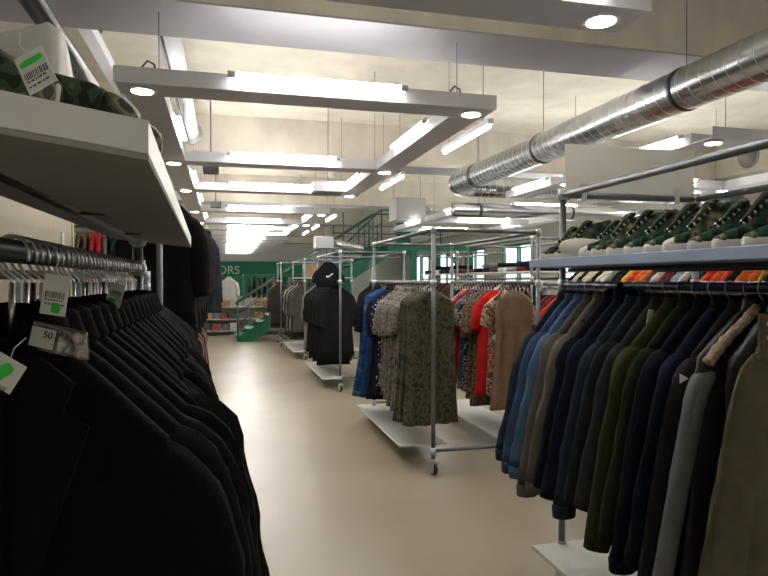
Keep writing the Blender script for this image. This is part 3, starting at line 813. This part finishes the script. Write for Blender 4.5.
# ------------------------------------------------------------------ middle rack with camouflage dresses
H3 = 2.01; Z3 = 1.575
r3 = rack('wheeled double rack in mid aisle carrying camouflage and red dresses', 1.655, 2.60, 4.82, 6.9, H3, [(.045, Z3), (.945, Z3)], [0, .945], [0, 2.08], post_z=.135,
          boards=[(-.19, .24, .33, 2.15, .165), (.74, 1.17, .33, 2.15, .165)])
CM1 = patterned('olive_camouflage_dress', [(.05,.05,.035), (.085,.085,.055), (.14,.125,.085), (.10,.095,.06), (.06,.062,.042)], 22, [0, .40, .48, .55, .62], 3)
CM2 = patterned('sand_camouflage_print', [(.10,.085,.075), (.22,.19,.17), (.36,.33,.30), (.16,.13,.12), (.28,.24,.22)], 18, [0, .40, .48, .55, .62], 3, dist=1)
CM3 = patterned('grey_striped_print', [(.05,.05,.055), (.30,.28,.26), (.12,.11,.11), (.34,.31,.28), (.09,.085,.09)], 12, [0, .40, .48, .54, .62], 2, dist=2, stretch=(3, 3, .4))
LEO = patterned('leopard_print', [(.02,.015,.012), (.30,.19,.11), (.10,.06,.04)], 40, [0, .30, .52], vor=True)
FLO = patterned('floral_print', [(.02,.02,.03), (.35,.30,.33), (.06,.05,.09), (.30,.16,.18)], 18, [0, .47, .55, .64], 2)
PEA = patterned('blue_floral_print', [(.012,.045,.14), (.02,.09,.27), (.16,.20,.16), (.02,.075,.22)], 14, [0, .40, .60, .67], 2)
SPOT = patterned('white_spotted_black', [(.7,.7,.7), (.015,.015,.02)], 34, [0, .28], vor=True)
RED, RED2, TAN = cloth((.62,.022,.020)), cloth((.42,.012,.03)), cloth((.30,.20,.135))
MUL = patterned('orange_floral_print', [(.45,.10,.05), (.55,.42,.30), (.12,.10,.10), (.5,.2,.12)], 16, [0, .42, .52, .62], 2)
BLU, NVB = cloth((.02,.06,.17)), cloth((.011,.013,.026))
TEAL = patterned('teal_print', [(.05,.09,.10), (.15,.20,.21), (.30,.16,.10)], 12, [0, .5, .64], 2)
SK = [  # near to far, left rail
 ('olive camouflage dress, nearest one behind the post of the mid rack', CM1, D(L=1.13, SL=0, wb=.25, amp=.026, folds=6, sh=.20)),
 ('olive camouflage dress, second of the pair behind the mid rack post', CM1, D(L=1.12, SL=0, wb=.265, amp=.026, folds=6, sh=.20)),
 ('grey olive camouflage dress with a long skirt beside the olive pair', CM1, D(L=1.14, SL=0, wb=.275, amp=.026, folds=6, sh=.20)),
 ('sand camouflage blouse dress next to the olive dresses', CM2, D(L=1.12, SL=.3, wb=.24)),
 ('grey streaked long shirt, first of the streaked ones on the mid rack', CM3, D(L=1.10, SL=.34, wb=.24)),
 ('sand camouflage long shirt between two grey streaked ones', CM2, D(L=1.08, SL=.34, wb=.25)),
 ('grey streaked long shirt, second of the streaked ones on the mid rack', CM3, D(L=1.04, SL=.36, wb=.25)),
 ('pale grey printed tunic beside the black spotted dress', CM3, D(L=.98, SL=.34, wb=.24)),
 ('brown camouflage tunic half hidden beside the pale grey tunic', CM2, D(L=.95, SL=.36, wb=.24)),
 ('black dress with white spots on the mid rack', SPOT, D(L=1.05, SL=.3, wb=.25)),
 ('black long jacket next to the spotted dress', NVB, D(L=1.05, SL=.4, wb=.25)),
 ('dark navy dress, longer one next to the bright blue dress', NVB, D(L=1.14, SL=.3, wb=.29)),
 ('navy blue dress between dark navy and floral blue dresses', BLU, D(L=1.14, SL=.0, wb=.33, sh=.215)),
 ('blue dress with green floral print, end of the mid rack row', PEA, D(L=1.15, SL=.0, wb=.36, sh=.22)),
 ('bright blue dress with leaf print next to the last dark dresses', PEA, D(L=1.15, SL=.0, wb=.37, sh=.22)),
 ('black dress at the far end of the mid rack, first of two', NVB, D(L=1.05, SL=.4, wb=.24)),
 ('black dress at the far end of the mid rack, second of two', BLK, D(L=1.05, SL=.4, wb=.24)),
]
hlb = 'hanger with a pale plastic neck on the left rail of the mid rack'
for i, (lb, mt, kw) in enumerate(SK):
    y = 5.02 + i*.112
    kw = dict(kw); kw.update(t=.040, ry=.038, slope=.085, collar=kw['SL'] > 0, neck=.07); kw.setdefault('amp', .018); kw.setdefault('folds', 5)
    kw.setdefault('sh', .19); kw['flare'] = .15
    garment('dress', mt, 1.70, y, Z3-.072, 0, 'dress' if 'dress' in lb else 'tunic' if 'tunic' in lb else 'long_shirt', lb, 'dress' if 'dress' in lb else 'top', None, 500+i*3, **kw)
for i in range(30):
    hanger(1.70, 4.95+i*.063, Z3, random.uniform(-.2, .2), M_hblack, hlb, 'hangers on the left rail of the mid rack', detail=False, rr=.022, neck=[M_hplastic, M_hwhite, M_hplastic][i % 3])
SR = [
 ('tan sleeveless dress, nearest on the right rail of the mid rack', TAN, D(L=1.10, SL=0, wb=.24, sh=.17)),
 ('pale leopard print dress with a white tag beside the red dress', MUL, D(L=1.0, SL=.25, wb=.23)),
 ('bright red dress, nearer of two on the mid rack', RED, D(L=.98, SL=0, wb=.25, sh=.15)),
 ('bright red dress with ruffle, farther of two on the mid rack', RED, D(L=1.02, SL=.3, wb=.24)),
 ('leopard print long dress behind the red dresses', LEO, D(L=1.15, SL=.35, wb=.24)),
 ('leopard print dress beside the floral one on the mid rack', LEO, D(L=1.1, SL=.4, wb=.24)),
 ('dark floral dress next to the leopard dress', FLO, D(L=1.05, SL=.3, wb=.24)),
 ('teal printed dress behind the dark floral dress', TEAL, D(L=1.05, SL=.3, wb=.24)),
 ('dark red dress just right of the camouflage dresses', RED2, D(L=1.0, SL=.35, wb=.24)),
 ('orange floral dress right of the camouflage dresses', MUL, D(L=1.0, SL=.35, wb=.24)),
]
for i, (lb, mt, kw) in enumerate(SR):
    y = 5.27 + i*.12
    kw = dict(kw); kw.update(t=.042, ry=.04, folds=5, amp=.018, slope=.09, collar=False, flare=.2); kw.setdefault('sh', .185)
    g = garment('dress', mt, 2.60, y, Z3-.072, 0, 'dress', lb, 'dress', None, 600+i*3, **kw)
    if i == 0:
        for sx in (-1, 1):
            MB().tube([(sx*.05, 0, .0), (sx*.10, 0, .035), (sx*.145, 0, -.02), (sx*.16, 0, -.075)], [.012, .010, .012, .016], 10).build('shoulder_strap', mt, g)
    if i == 1: MB().box(-.02, .02, -.001, .001, -.05, .0).build('paper_tag', M_white, g, (-.15, -.062, -.42), (0, R(50), 0))
for i in range(24):
    hanger(2.60, 5.0+i*.078, Z3, random.uniform(-.2, .2), M_hblack, 'hanger with a pale plastic neck on the right rail of the mid rack', 'hangers on the right rail of the mid rack', rr=.022, detail=False, neck=[M_hwhite, M_hplastic, M_hwhite][i % 3])

# ------------------------------------------------------------------ simple rows of low detail garments
def row(x, zr, ya, yb, items, name, cat, lab, grp, L=1.0, SL=.5, sh=.2, wb=.24, cachek='lo', t=.034, rz=0, hang=None, collar=True):
    n = len(items)
    for i, mt in enumerate(items):
        y = ya + (yb-ya)*i/max(1, n-1)
        v = i % 4
        lb = lab[i] if isinstance(lab, list) else lab
        garment(cachek, mt, x, y, zr-.072, rz + .06*sin(i*1.7), name if isinstance(name, str) else name[i], lb, cat if isinstance(cat, str) else cat[i], None if isinstance(lab, list) else grp, 900+v*11, cache=v, lo=True, L=L+.06*(v-1.5), SL=SL, sh=sh, wb=wb, t=t, ry=t, amp=.010, collar=collar)
        if hang: hanger(x, y, zr, .1*sin(i), [M_hplastic, M_hwhite, M_hblack][i % 3], hang, hang.replace('hanger', 'hangers', 1), rr=.022, detail=False)
# rack 4: dark coats
r4 = rack('wheeled rack of long black coats beyond the camouflage dresses', 1.60, 2.55, 8.75, 10.9, 2.0, [(0, Z3), (.95, Z3)], [0, .95], [0, 2.15], post_z=.135, boards=[(-.23, .20, .2, 2.1, .165), (.75, 1.18, .2, 2.1, .165)])
dk = [cloth((.014,.014,.015)), cloth((.021,.018,.018)), cloth((.016,.015,.017)), cloth((.03,.012,.014))]
row(1.60, Z3, 9.0, 10.6, [dk[i % 3] for i in range(15)], 'long_coat', 'coat', 'long black coat on the wheeled rack beyond the camouflage dresses', 'black coats on the third rack', L=1.1, SL=.5, wb=.26, cachek='coat4', hang='hanger on the rack of long black coats')
garment('lone', cloth((.25,.25,.25)), 1.58, 10.75, Z3-.072, .1, 'long_coat', 'light grey long coat at the far end of the black coat rack', 'coat', None, 911, lo=True, L=1.12, SL=.55, sh=.2, wb=.27, t=.036, ry=.036)
row(2.55, Z3, 9.0, 10.7, [dk[i % 4] for i in range(12)], 'long_coat', 'coat', 'dark coat on the far rail of the black coat rack', 'dark coats on the far rail of the third rack', L=.95, SL=.5, cachek='coat4')
# rack 5
r5 = rack('wheeled rack of grey and brown tops far down the aisle', 1.55, 2.5, 12.4, 14.6, 2.0, [(0, Z3), (.95, Z3)], [0, .95], [0, 2.2], post_z=.135, boards=[(-.23, .20, .1, 2.1, .165), (.75, 1.18, .1, 2.1, .165)])
gk = [cloth((.10,.095,.085)), cloth((.05,.045,.04)), cloth((.42,.41,.40)), cloth((.03,.03,.03)), cloth((.08,.07,.06))]
row(1.55, Z3, 12.6, 14.3, [gk[(i*3) % 5] for i in range(14)], 'long_coat', 'coat', 'grey or brown garment on the far rack beside the stairs', 'garments on the far rack beside the stairs', L=1.05, SL=.55, cachek='coat5', hang='hanger on the far rack beside the stairs')
# rack further
r6 = rack('farthest rack of dark clothes in front of the green stairs', 1.3, 2.3, 15.0, 15.9, 2.0, [(0, Z3)], [0, 1.0], [0, .9], post_z=.135)
row(1.3, Z3, 15.1, 15.8, [gk[(i*2+1) % 5] for i in range(6)], 'long_coat', 'coat', 'dark garment on the small rack in front of the green stairs', 'garments on the rack in front of the stairs', L=1.0, cachek='coat5')
# box and bag on top of racks
o = thing('cardboard_box', 'brown cardboard box on top of the far rack beside the stairs', 'box', (1.75, 12.7, 1.66))
M_card = plain('cardboard', (.32,.22,.13), .8)
MB().box(-.19, .19, -.15, .15, -.0, .26).build('carton', M_card, o, bevel=.004)
MB().box(-.192, .192, -.02, .02, .255, .262).build('tape', plain('parcel_tape', (.42,.31,.18), .4), o)
shelf5 = MB().box(-.05, 1.0, .05, 2.1, 1.635, 1.655).build('top_shelf', M_board, r5)
garment('hung', BLK, 1.47, 8.98, 1.86, 0, 'sweatshirt', 'black sweatshirt with a white mark hung high on the black coat rack', 'sweatshirt', None, 77, lo=True, L=.36, SL=.2, sh=.15, wb=.16, t=.036, ry=.036, collar=False)
sw = [o for o in COL.objects if o.name.startswith('sweatshirt')][-1]
MB().prism([(-.05, -.01), (-.02, -.03), (.06, .03), (.05, .04), (-.02, -.005), (-.04, .01)], -.0555, -.054, 1).build('logo', M_white, sw, (0, 0, -.2))
hanger(1.47, 8.98, 1.934, 0, M_hblack, 'hanger holding the black sweatshirt with the white mark', None)
MB().tube([(-.25, .23, 1.934), (.95, .23, 1.934)], .0165, 12).build('cross_tube', M_tube, r4)

# ------------------------------------------------------------------ back racks in the middle bays
COLS = [('cream', (.62,.57,.45)), ('black', (.012,.012,.014)), ('yellow', (.62,.50,.06)), ('orange', (.75,.19,.05)), ('coral red', (.70,.08,.045)), ('white', (.72,.71,.69)),
        ('maroon', (.16,.03,.03)), ('grey', (.25,.25,.26)), ('lime', (.45,.50,.12)), ('mustard', (.40,.28,.05)), ('dark green', (.02,.07,.05)), ('navy', (.015,.02,.06)), ('brown', (.10,.06,.045)), ('pale blue', (.35,.42,.52))]
CD = dict(COLS)
def crow(x, zr, ya, yb, seq, where, L=.68, SL=.3, hang=None, t=.034):
    cnt = {}
    tot = {c: seq.count(c) for c in seq}
    labs = []
    for c in seq:
        k = cnt.get(c, 0); cnt[c] = k+1
        labs.append('%s shirt %s' % (c, where) if tot[c] == 1 else '%s shirt %s, %s %s from near end' % (c, where, ORD[k], c))
    row(x, zr, ya, yb, [cloth(CD[c]) for c in seq], 'shirt', 'shirt', labs, None, L=L, SL=SL, cachek='shirt%s' % L, hang=hang, t=t, collar=False)
ra = rack('tall rack of bright shirts seen behind the sneaker shelf', 3.95, 4.9, 3.1, 6.25, 2.05, [(0, 1.83), (.95, 1.83)], [0, .95], [0, 3.15], post_z=.135)
crow(3.95, 1.83, 3.3, 6.15, ['lime', 'lime', 'maroon', 'black', 'mustard', 'orange', 'orange', 'black', 'coral red', 'orange', 'coral red', 'dark green', 'black', 'white', 'pale blue', 'maroon', 'maroon', 'white', 'brown', 'orange', 'orange', 'coral red', 'yellow', 'black', 'black', 'grey', 'white', 'cream', 'black', 'cream', 'cream', 'black', 'cream', 'navy'], 'on the tall rack behind the sneakers', L=.62)
# lower tier in front of it
rb = rack('low rack of red and dark tops between the sneaker rack and the bright shirts', 3.25, 3.85, 3.0, 5.9, 1.56, [(0, 1.52)], [0], [0, 2.9], post_z=.135, low=False)
crow(3.25, 1.52, 3.1, 5.8, ['dark green', 'black', 'coral red', 'dark green', 'black', 'coral red', 'coral red', 'black', 'grey', 'coral red', 'black', 'navy', 'white', 'black', 'cream', 'white', 'brown', 'black', 'cream', 'black', 'maroon', 'black', 'coral red', 'maroon', 'maroon', 'black'], 'on the low rack behind near jackets', L=.75, hang='hanger on the low rack behind the near jackets')
rc = rack('rack of dark mixed clothes standing behind the red dresses', 3.9, 4.85, 7.4, 9.6, 2.15, [(0, 1.62), (.95, 1.62)], [0, .95], [0, 2.2], post_z=.135)
crow(3.9, 1.62, 7.5, 9.5, ['black', 'brown', 'navy', 'maroon', 'grey', 'black', 'white', 'black', 'brown', 'navy', 'maroon', 'black', 'brown', 'grey', 'navy', 'black', 'maroon', 'black'], 'on the rack behind the red dresses', L=.8, hang='hanger on the rack behind the red dresses')
rd = rack('rack of brown and black clothes farther behind toward the windows', 4.1, 5.05, 10.6, 12.8, 2.1, [(0, 1.62), (.95, 1.62)], [0, .95], [0, 2.2], post_z=.135)
crow(4.1, 1.62, 10.8, 12.6, ['brown', 'black', 'maroon', 'navy', 'brown', 'grey', 'black', 'brown', 'white', 'black', 'navy', 'brown', 'black', 'maroon'], 'on the rack toward the windows', L=.8)
# folded clothes on top of a shelf in the middle rack
for (rk_, W) in ((rc, .95), (rd, .95)):
    MB().box(-.05, W+.05, 0, 2.2, 1.70, 1.72).build('top_shelf', M_board, rk_)
rnd = random.Random(3)
def folded(x, y, z, w, d, h, mat, label, group, seed):
    rings = []
    for k, (zz, g) in enumerate(((0, .92), (.15, 1.0), (.5, 1.03), (.85, 1.0), (1, .85))):
        ring = []
        for i in range(20):
            a = 2*pi*i/20
            ring.append(Vector((w/2*g*math.copysign(abs(cos(a))**.4, cos(a)), d/2*g*math.copysign(abs(sin(a))**.4, sin(a)), zz*h + (.02*h*0 if k == 0 else .02*noise.noise(Vector((cos(a)*2+seed, sin(a)*2, zz*3)))))))
        rings.append(ring)
    o = MB().loft(rings).build('folded_clothes', mat, None, (x, y, z), (0, 0, .1*sin(seed)))
    tag(o, label, 'folded clothes', group)
fc = [cloth(CD[c]) for c in ('black', 'brown', 'maroon', 'navy', 'grey', 'black', 'white')]
for i in range(7):
    for j in range(1 + (i % 2)):
        folded(4.15, 7.55+i*.30, 1.721+j*.07, .42, .26, .065, fc[(i*2+j) % 7], 'folded dark clothing stacked on the top shelf behind the red dresses', 'folded clothes behind the red dresses', i*3+j)
for i in range(7):
    for j in range(1 + (i % 3 == 1)):
        folded(4.35, 10.75+i*.30, 1.721+j*.08, .42, .26, .075, fc[(i*3+j+1) % 7], 'folded clothing stacked on the top shelf toward the windows', 'folded clothes toward the windows', i*5+j+40)

# ------------------------------------------------------------------ left rows beyond
lb2 = rack('tall left rack hung with dark coats above lower rows along the aisle', -1.25, -.36, 3.75, 7.2, 2.16, [(.89, 2.16), (.89, 1.22)], [0, .89], [0, 3.45], post_z=.135)
row(-.36, 2.16, 3.95, 7.05, [dk[i % 3] for i in range(22)], 'coat', 'coat', 'dark coat hung high in the tall left rack along the aisle', 'dark coats in the tall left rack', L=.80, SL=.5, sh=.17, wb=.19, cachek='leftcoat')
sk = [cloth((.02,.018,.02)), cloth((.16,.05,.03)), cloth((.20,.13,.09)), cloth((.03,.03,.04)), cloth((.30,.24,.2)), cloth((.09,.03,.03))]
row(-.36, 1.22, 3.95, 7.1, [sk[(i*5+1) % 6] for i in range(26)], 'skirt', 'skirt', 'dark or rust coloured skirt on the low rail of the tall left rack', 'skirts on the low rail of the tall left rack', L=.72, SL=0, sh=.16, wb=.22, cachek='skirt', collar=False)
# dark tops filling the gap behind the near left rack
lb3 = rack('short left rack of black lace tops just beyond the near left rack', -1.2, -.42, 2.62, 3.62, 1.62, [(.78, 1.56)], [0, .78], [0, 1.0], post_z=.135, low=False)
row(-.42, 1.56, 2.7, 3.5, [dk[i % 3] for i in range(11)], 'blouse', 'blouse', 'black blouse packed on the short rack beyond the near left rack', 'black blouses on the short left rack', L=.7, SL=.35, sh=.2, wb=.22, cachek='blouse')
# prominent dark coat hung on the end
g = garment('endcoat', cloth((.018,.022,.028)), -.20, 7.45, 2.14, R(62), 'coat', 'dark coat hung high on the aisle end of the tall left rack', 'coat', None, 1234, L=.92, SL=.62, sh=.18, wb=.27, slope=.2, t=.10, ry=.07, amp=.022, folds=5, neck=.05, r0=.07, out=.09)
hanger(-.20, 7.45, 2.205, R(62), M_hblack, 'hanger of the dark coat at the aisle end of the tall left rack', None)
MB().tube([(.89, 3.45, 2.16), (1.05, 3.66, 2.19), (1.05, 3.71, 2.205)], .008, 8).build('end_hook', M_tube, lb2)
# row farther left behind the near left rack, clothes on a high rail
lb4 = rack('far left rack of red and black shirts seen above the left rail', -.93, -.53, 8.0, 9.0, 2.33, [(.2, 2.25)], [.2], [0, 1.0], post_z=.135, low=False)
lb4.rotation_euler = (0, 0, pi/2)
seq = [('navy', (.015,.02,.06)), ('pale blue', (.30,.36,.46)), ('brown patterned', None), ('second brown patterned', None), ('bright coral red', (.62,.05,.06)), ('coral red', (.58,.04,.05)), ('charcoal', (.03,.03,.032)), ('dark green', (.02,.04,.03)), ('black', (.012,.012,.014)), ('plain red', (.55,.05,.04)), ('dark grey', (.05,.05,.055)), ('navy blue', (.02,.025,.05))]
for i, (c, rgb) in enumerate(seq):
    garment('flshirt', LEO if rgb is None else cloth(rgb), -1.86+i*.077, 8.2, 2.25-.072, pi/2+.10, 'shirt', '%s shirt on the far left high rack above the left rail' % c, 'shirt', None, 950+i, cache=i % 3, lo=True, L=.75, SL=.3, sh=.2, wb=.24, t=.03, ry=.03, amp=.008, collar=False)

# ------------------------------------------------------------------ stairs, landing
st = thing('staircase', 'green steel staircase rising to the right at the far end of the aisle', 'staircase', (.28, 16.4, 0))
NS = 15; rise = 2.55/NS; going = .275
for k in range(NS-1):
    MB().box(k*going-.03, k*going+.29, -.03, 1.13, (k+1)*rise-.03, (k+1)*rise).build('tread', M_green, st, bevel=.004)
for y in (.0, 1.05):
    pts = [(.02, 0), (.42, 0), ((NS-1)*going+.1, (NS-1)*rise-.22), ((NS-1)*going+.1, NS*rise-.06), ((NS-1)*going-.02, NS*rise-.06), (.02, .12)]
    MB().prism(pts, y, y+.05, 1).build('stringer', M_green, st)
M_rail = plain('handrail_steel', (.06,.12,.09), .45)
for y in (.02, 1.07):
    MB().tube([(0, y, .95), (0.05, y, 1.02), ((NS-1)*going, y, 1.02+(NS-1)*rise+.1), ((NS-1)*going+1, y, 1.02+(NS-1)*rise+.12)], .022, 10).build('handrail', M_rail, st)
    for k in (0, 4, 9, 13):
        MB().tube([(k*going+.05, y, (k)*rise+.05), (k*going+.05, y, 1.0+k*rise+.05)], .016, 8).build('baluster', M_rail, st)
    for q in (.35, .68):
        MB().tube([(0.05, y, q+.05), ((NS-1)*going, y, q+(NS-1)*rise+.08)], .010, 8).build('mid_rail', M_rail, st)
ld = thing('stair_landing', 'green steel landing deck on columns at the head of the stairs', 'landing', (4.25, 16.2, 0))
MB().box(-1.0, 2.6, 1.16, 2.8, 2.40, 2.56).box(.0, 2.6, -.05, 1.16, 2.40, 2.55).build('deck', M_green, ld)
for (x, y) in ((.75, -.0), (2.4, .0), (2.4, 2.7), (-.9, 2.7)):
    MB().box(x-.09, x+.09, y-.02, y+.14, 0, 2.4).build('column', M_green, ld)
MB().box(.62, 1.02, 1.2, 1.4, 2.56, 3.3).build('upper_column', M_green, ld)
MB().tube([(1.7, .02, 2.35), (2.35, .02, 1.75)], .06, 8).build('brace', M_green, ld)
for z in (3.05, 3.55): MB().tube([(-1.0, 2.75, z), (2.6, 2.75, z)], .02, 8).build('guard_rail', M_rail, ld)
for x in (-1.0, -.2, .4, 1.4, 2.5): MB().tube([(x, 2.75, 2.56), (x, 2.75, 3.55)], .02, 8).build('guard_post', M_rail, ld)
up = thing('upper_stair_rail', 'thin dark handrail climbing from the landing to the ceiling', 'handrail', (3.25, 17.3, 2.56))
MB().tube([(0, 0, .0), (1.15, 0, 1.1)], .024, 8).build('handrail', M_rail, up)
for x, h in ((0, .95), (.75, .75), (1.12, 1.1)): MB().tube([(x, 0, 0.0), (x, 0, h)], .022, 8).build('post', M_rail, up)

# ------------------------------------------------------------------ far end wall : banner and stock
o = tag(MB().box(-2.0, 6.0, YF-.05, YF-.01, .85, 2.48).build('banner', M_greenwall), 'green banner with white capital letters on the far end wall', 'banner')
put('lettering', text_mesh('ORS', .55, .004), M_white, o, (.17, YF-.056, 2.05), (pi/2, 0, 0))
fs_ = thing('wall_shelf_unit', 'white low shelf unit with goods beneath the green banner', 'shelf unit', (0, 18.4, 0))
M_pale = plain('pale_laminate', (.62,.64,.64), .5)
for z in (.12, .45, .80): MB().box(-.7, 3.4, 0, .45, z, z+.03).build('shelf', M_pale, fs_)
for x in (-.7, .65, 2.0, 3.37): MB().box(x, x+.03, 0, .45, 0, .83).build('upright', M_pale, fs_)
MB().box(-.7, 3.4, .45, .47, 0, .83).build('back_panel', M_pale, fs_)
rnd = random.Random(5)
bc = [(.6,.6,.62), (.2,.22,.28), (.5,.28,.15), (.62,.60,.55), (.30,.10,.08), (.12,.12,.14)]
for j, z in enumerate((.151, .481, .831)):
    x = -.62; k = 0
    while x < 3.1:
        w = rnd.uniform(.2, .3)
        if not (.55 < x + w and x < .70) and not (1.9 < x+w and x < 2.05):
            b = MB().box(0, w-.03, 0, .3, 0, rnd.uniform(.14, .22)).build('goods_box', cloth(bc[rnd.randrange(6)]), None, (x, 18.45, z), bevel=.008)
            tag(b, 'small box of goods on the %s shelf under the green banner' % ('lowest', 'middle', 'top')[j], 'box', 'goods on the %s shelf under the banner' % ('lowest', 'middle', 'top')[j])
        x += w; k += 1
hr = rack('wall rail of mixed clothes in front of the green banner', .55, 3.2, 19.3, 19.7, 1.75, [], [], [.2], posts=[(0, .2), (2.65, .2)], cast=False, low=False)
mix = ['brown', 'black', 'maroon', 'black', 'brown', 'coral red', 'black', 'navy', 'grey', 'black', 'navy', 'brown', 'maroon', 'black', 'navy', 'grey']
for i, c in enumerate(mix):
    garment('far', cloth(CD[c]), .72+i*.155, 19.5, 1.69, pi/2*.92, 'shirt', 'dark shirt on the wall rail in front of the green banner', 'shirt', 'shirts on the wall rail below the banner', 50, cache=0, lo=True, L=.62, SL=.35, sh=.19, t=.034, ry=.034, collar=False)
g = garment('far', WHT, .12, 19.2, 1.66, 0, 'jacket', 'white jacket displayed in front of the green banner', 'jacket', None, 51, cache=9, lo=True, L=.72, SL=.45, sh=.21, wb=.24, t=.05, ry=.05)
MB().tube([(0, .0, -.0), (.45, .3, .06)], .008, 6).build('wall_peg', M_tube, g)

# ------------------------------------------------------------------ light and camera
w = bpy.data.worlds.new('world'); S.world = w; w.use_nodes = True
w.node_tree.nodes['Background'].inputs['Color'].default_value = (.8,.9,1,1); w.node_tree.nodes['Background'].inputs['Strength'].default_value = .6
cam = bpy.data.cameras.new('camera'); co = bpy.data.objects.new('camera', cam); COL.objects.link(co)
co.location = (0, 0, 1.6); co.rotation_euler = (R(90-.74), 0, -R(14.4))
cam.sensor_width = 36; cam.lens = 36*620/768; cam.clip_start = .02; cam.clip_end = 100
S.camera = co
S.view_settings.view_transform = 'Standard'; S.view_settings.look = 'None'; S.view_settings.gamma = 1; S.view_settings.use_curve_mapping = False
S.view_settings.exposure = 1.5
S.cycles.use_light_tree = True
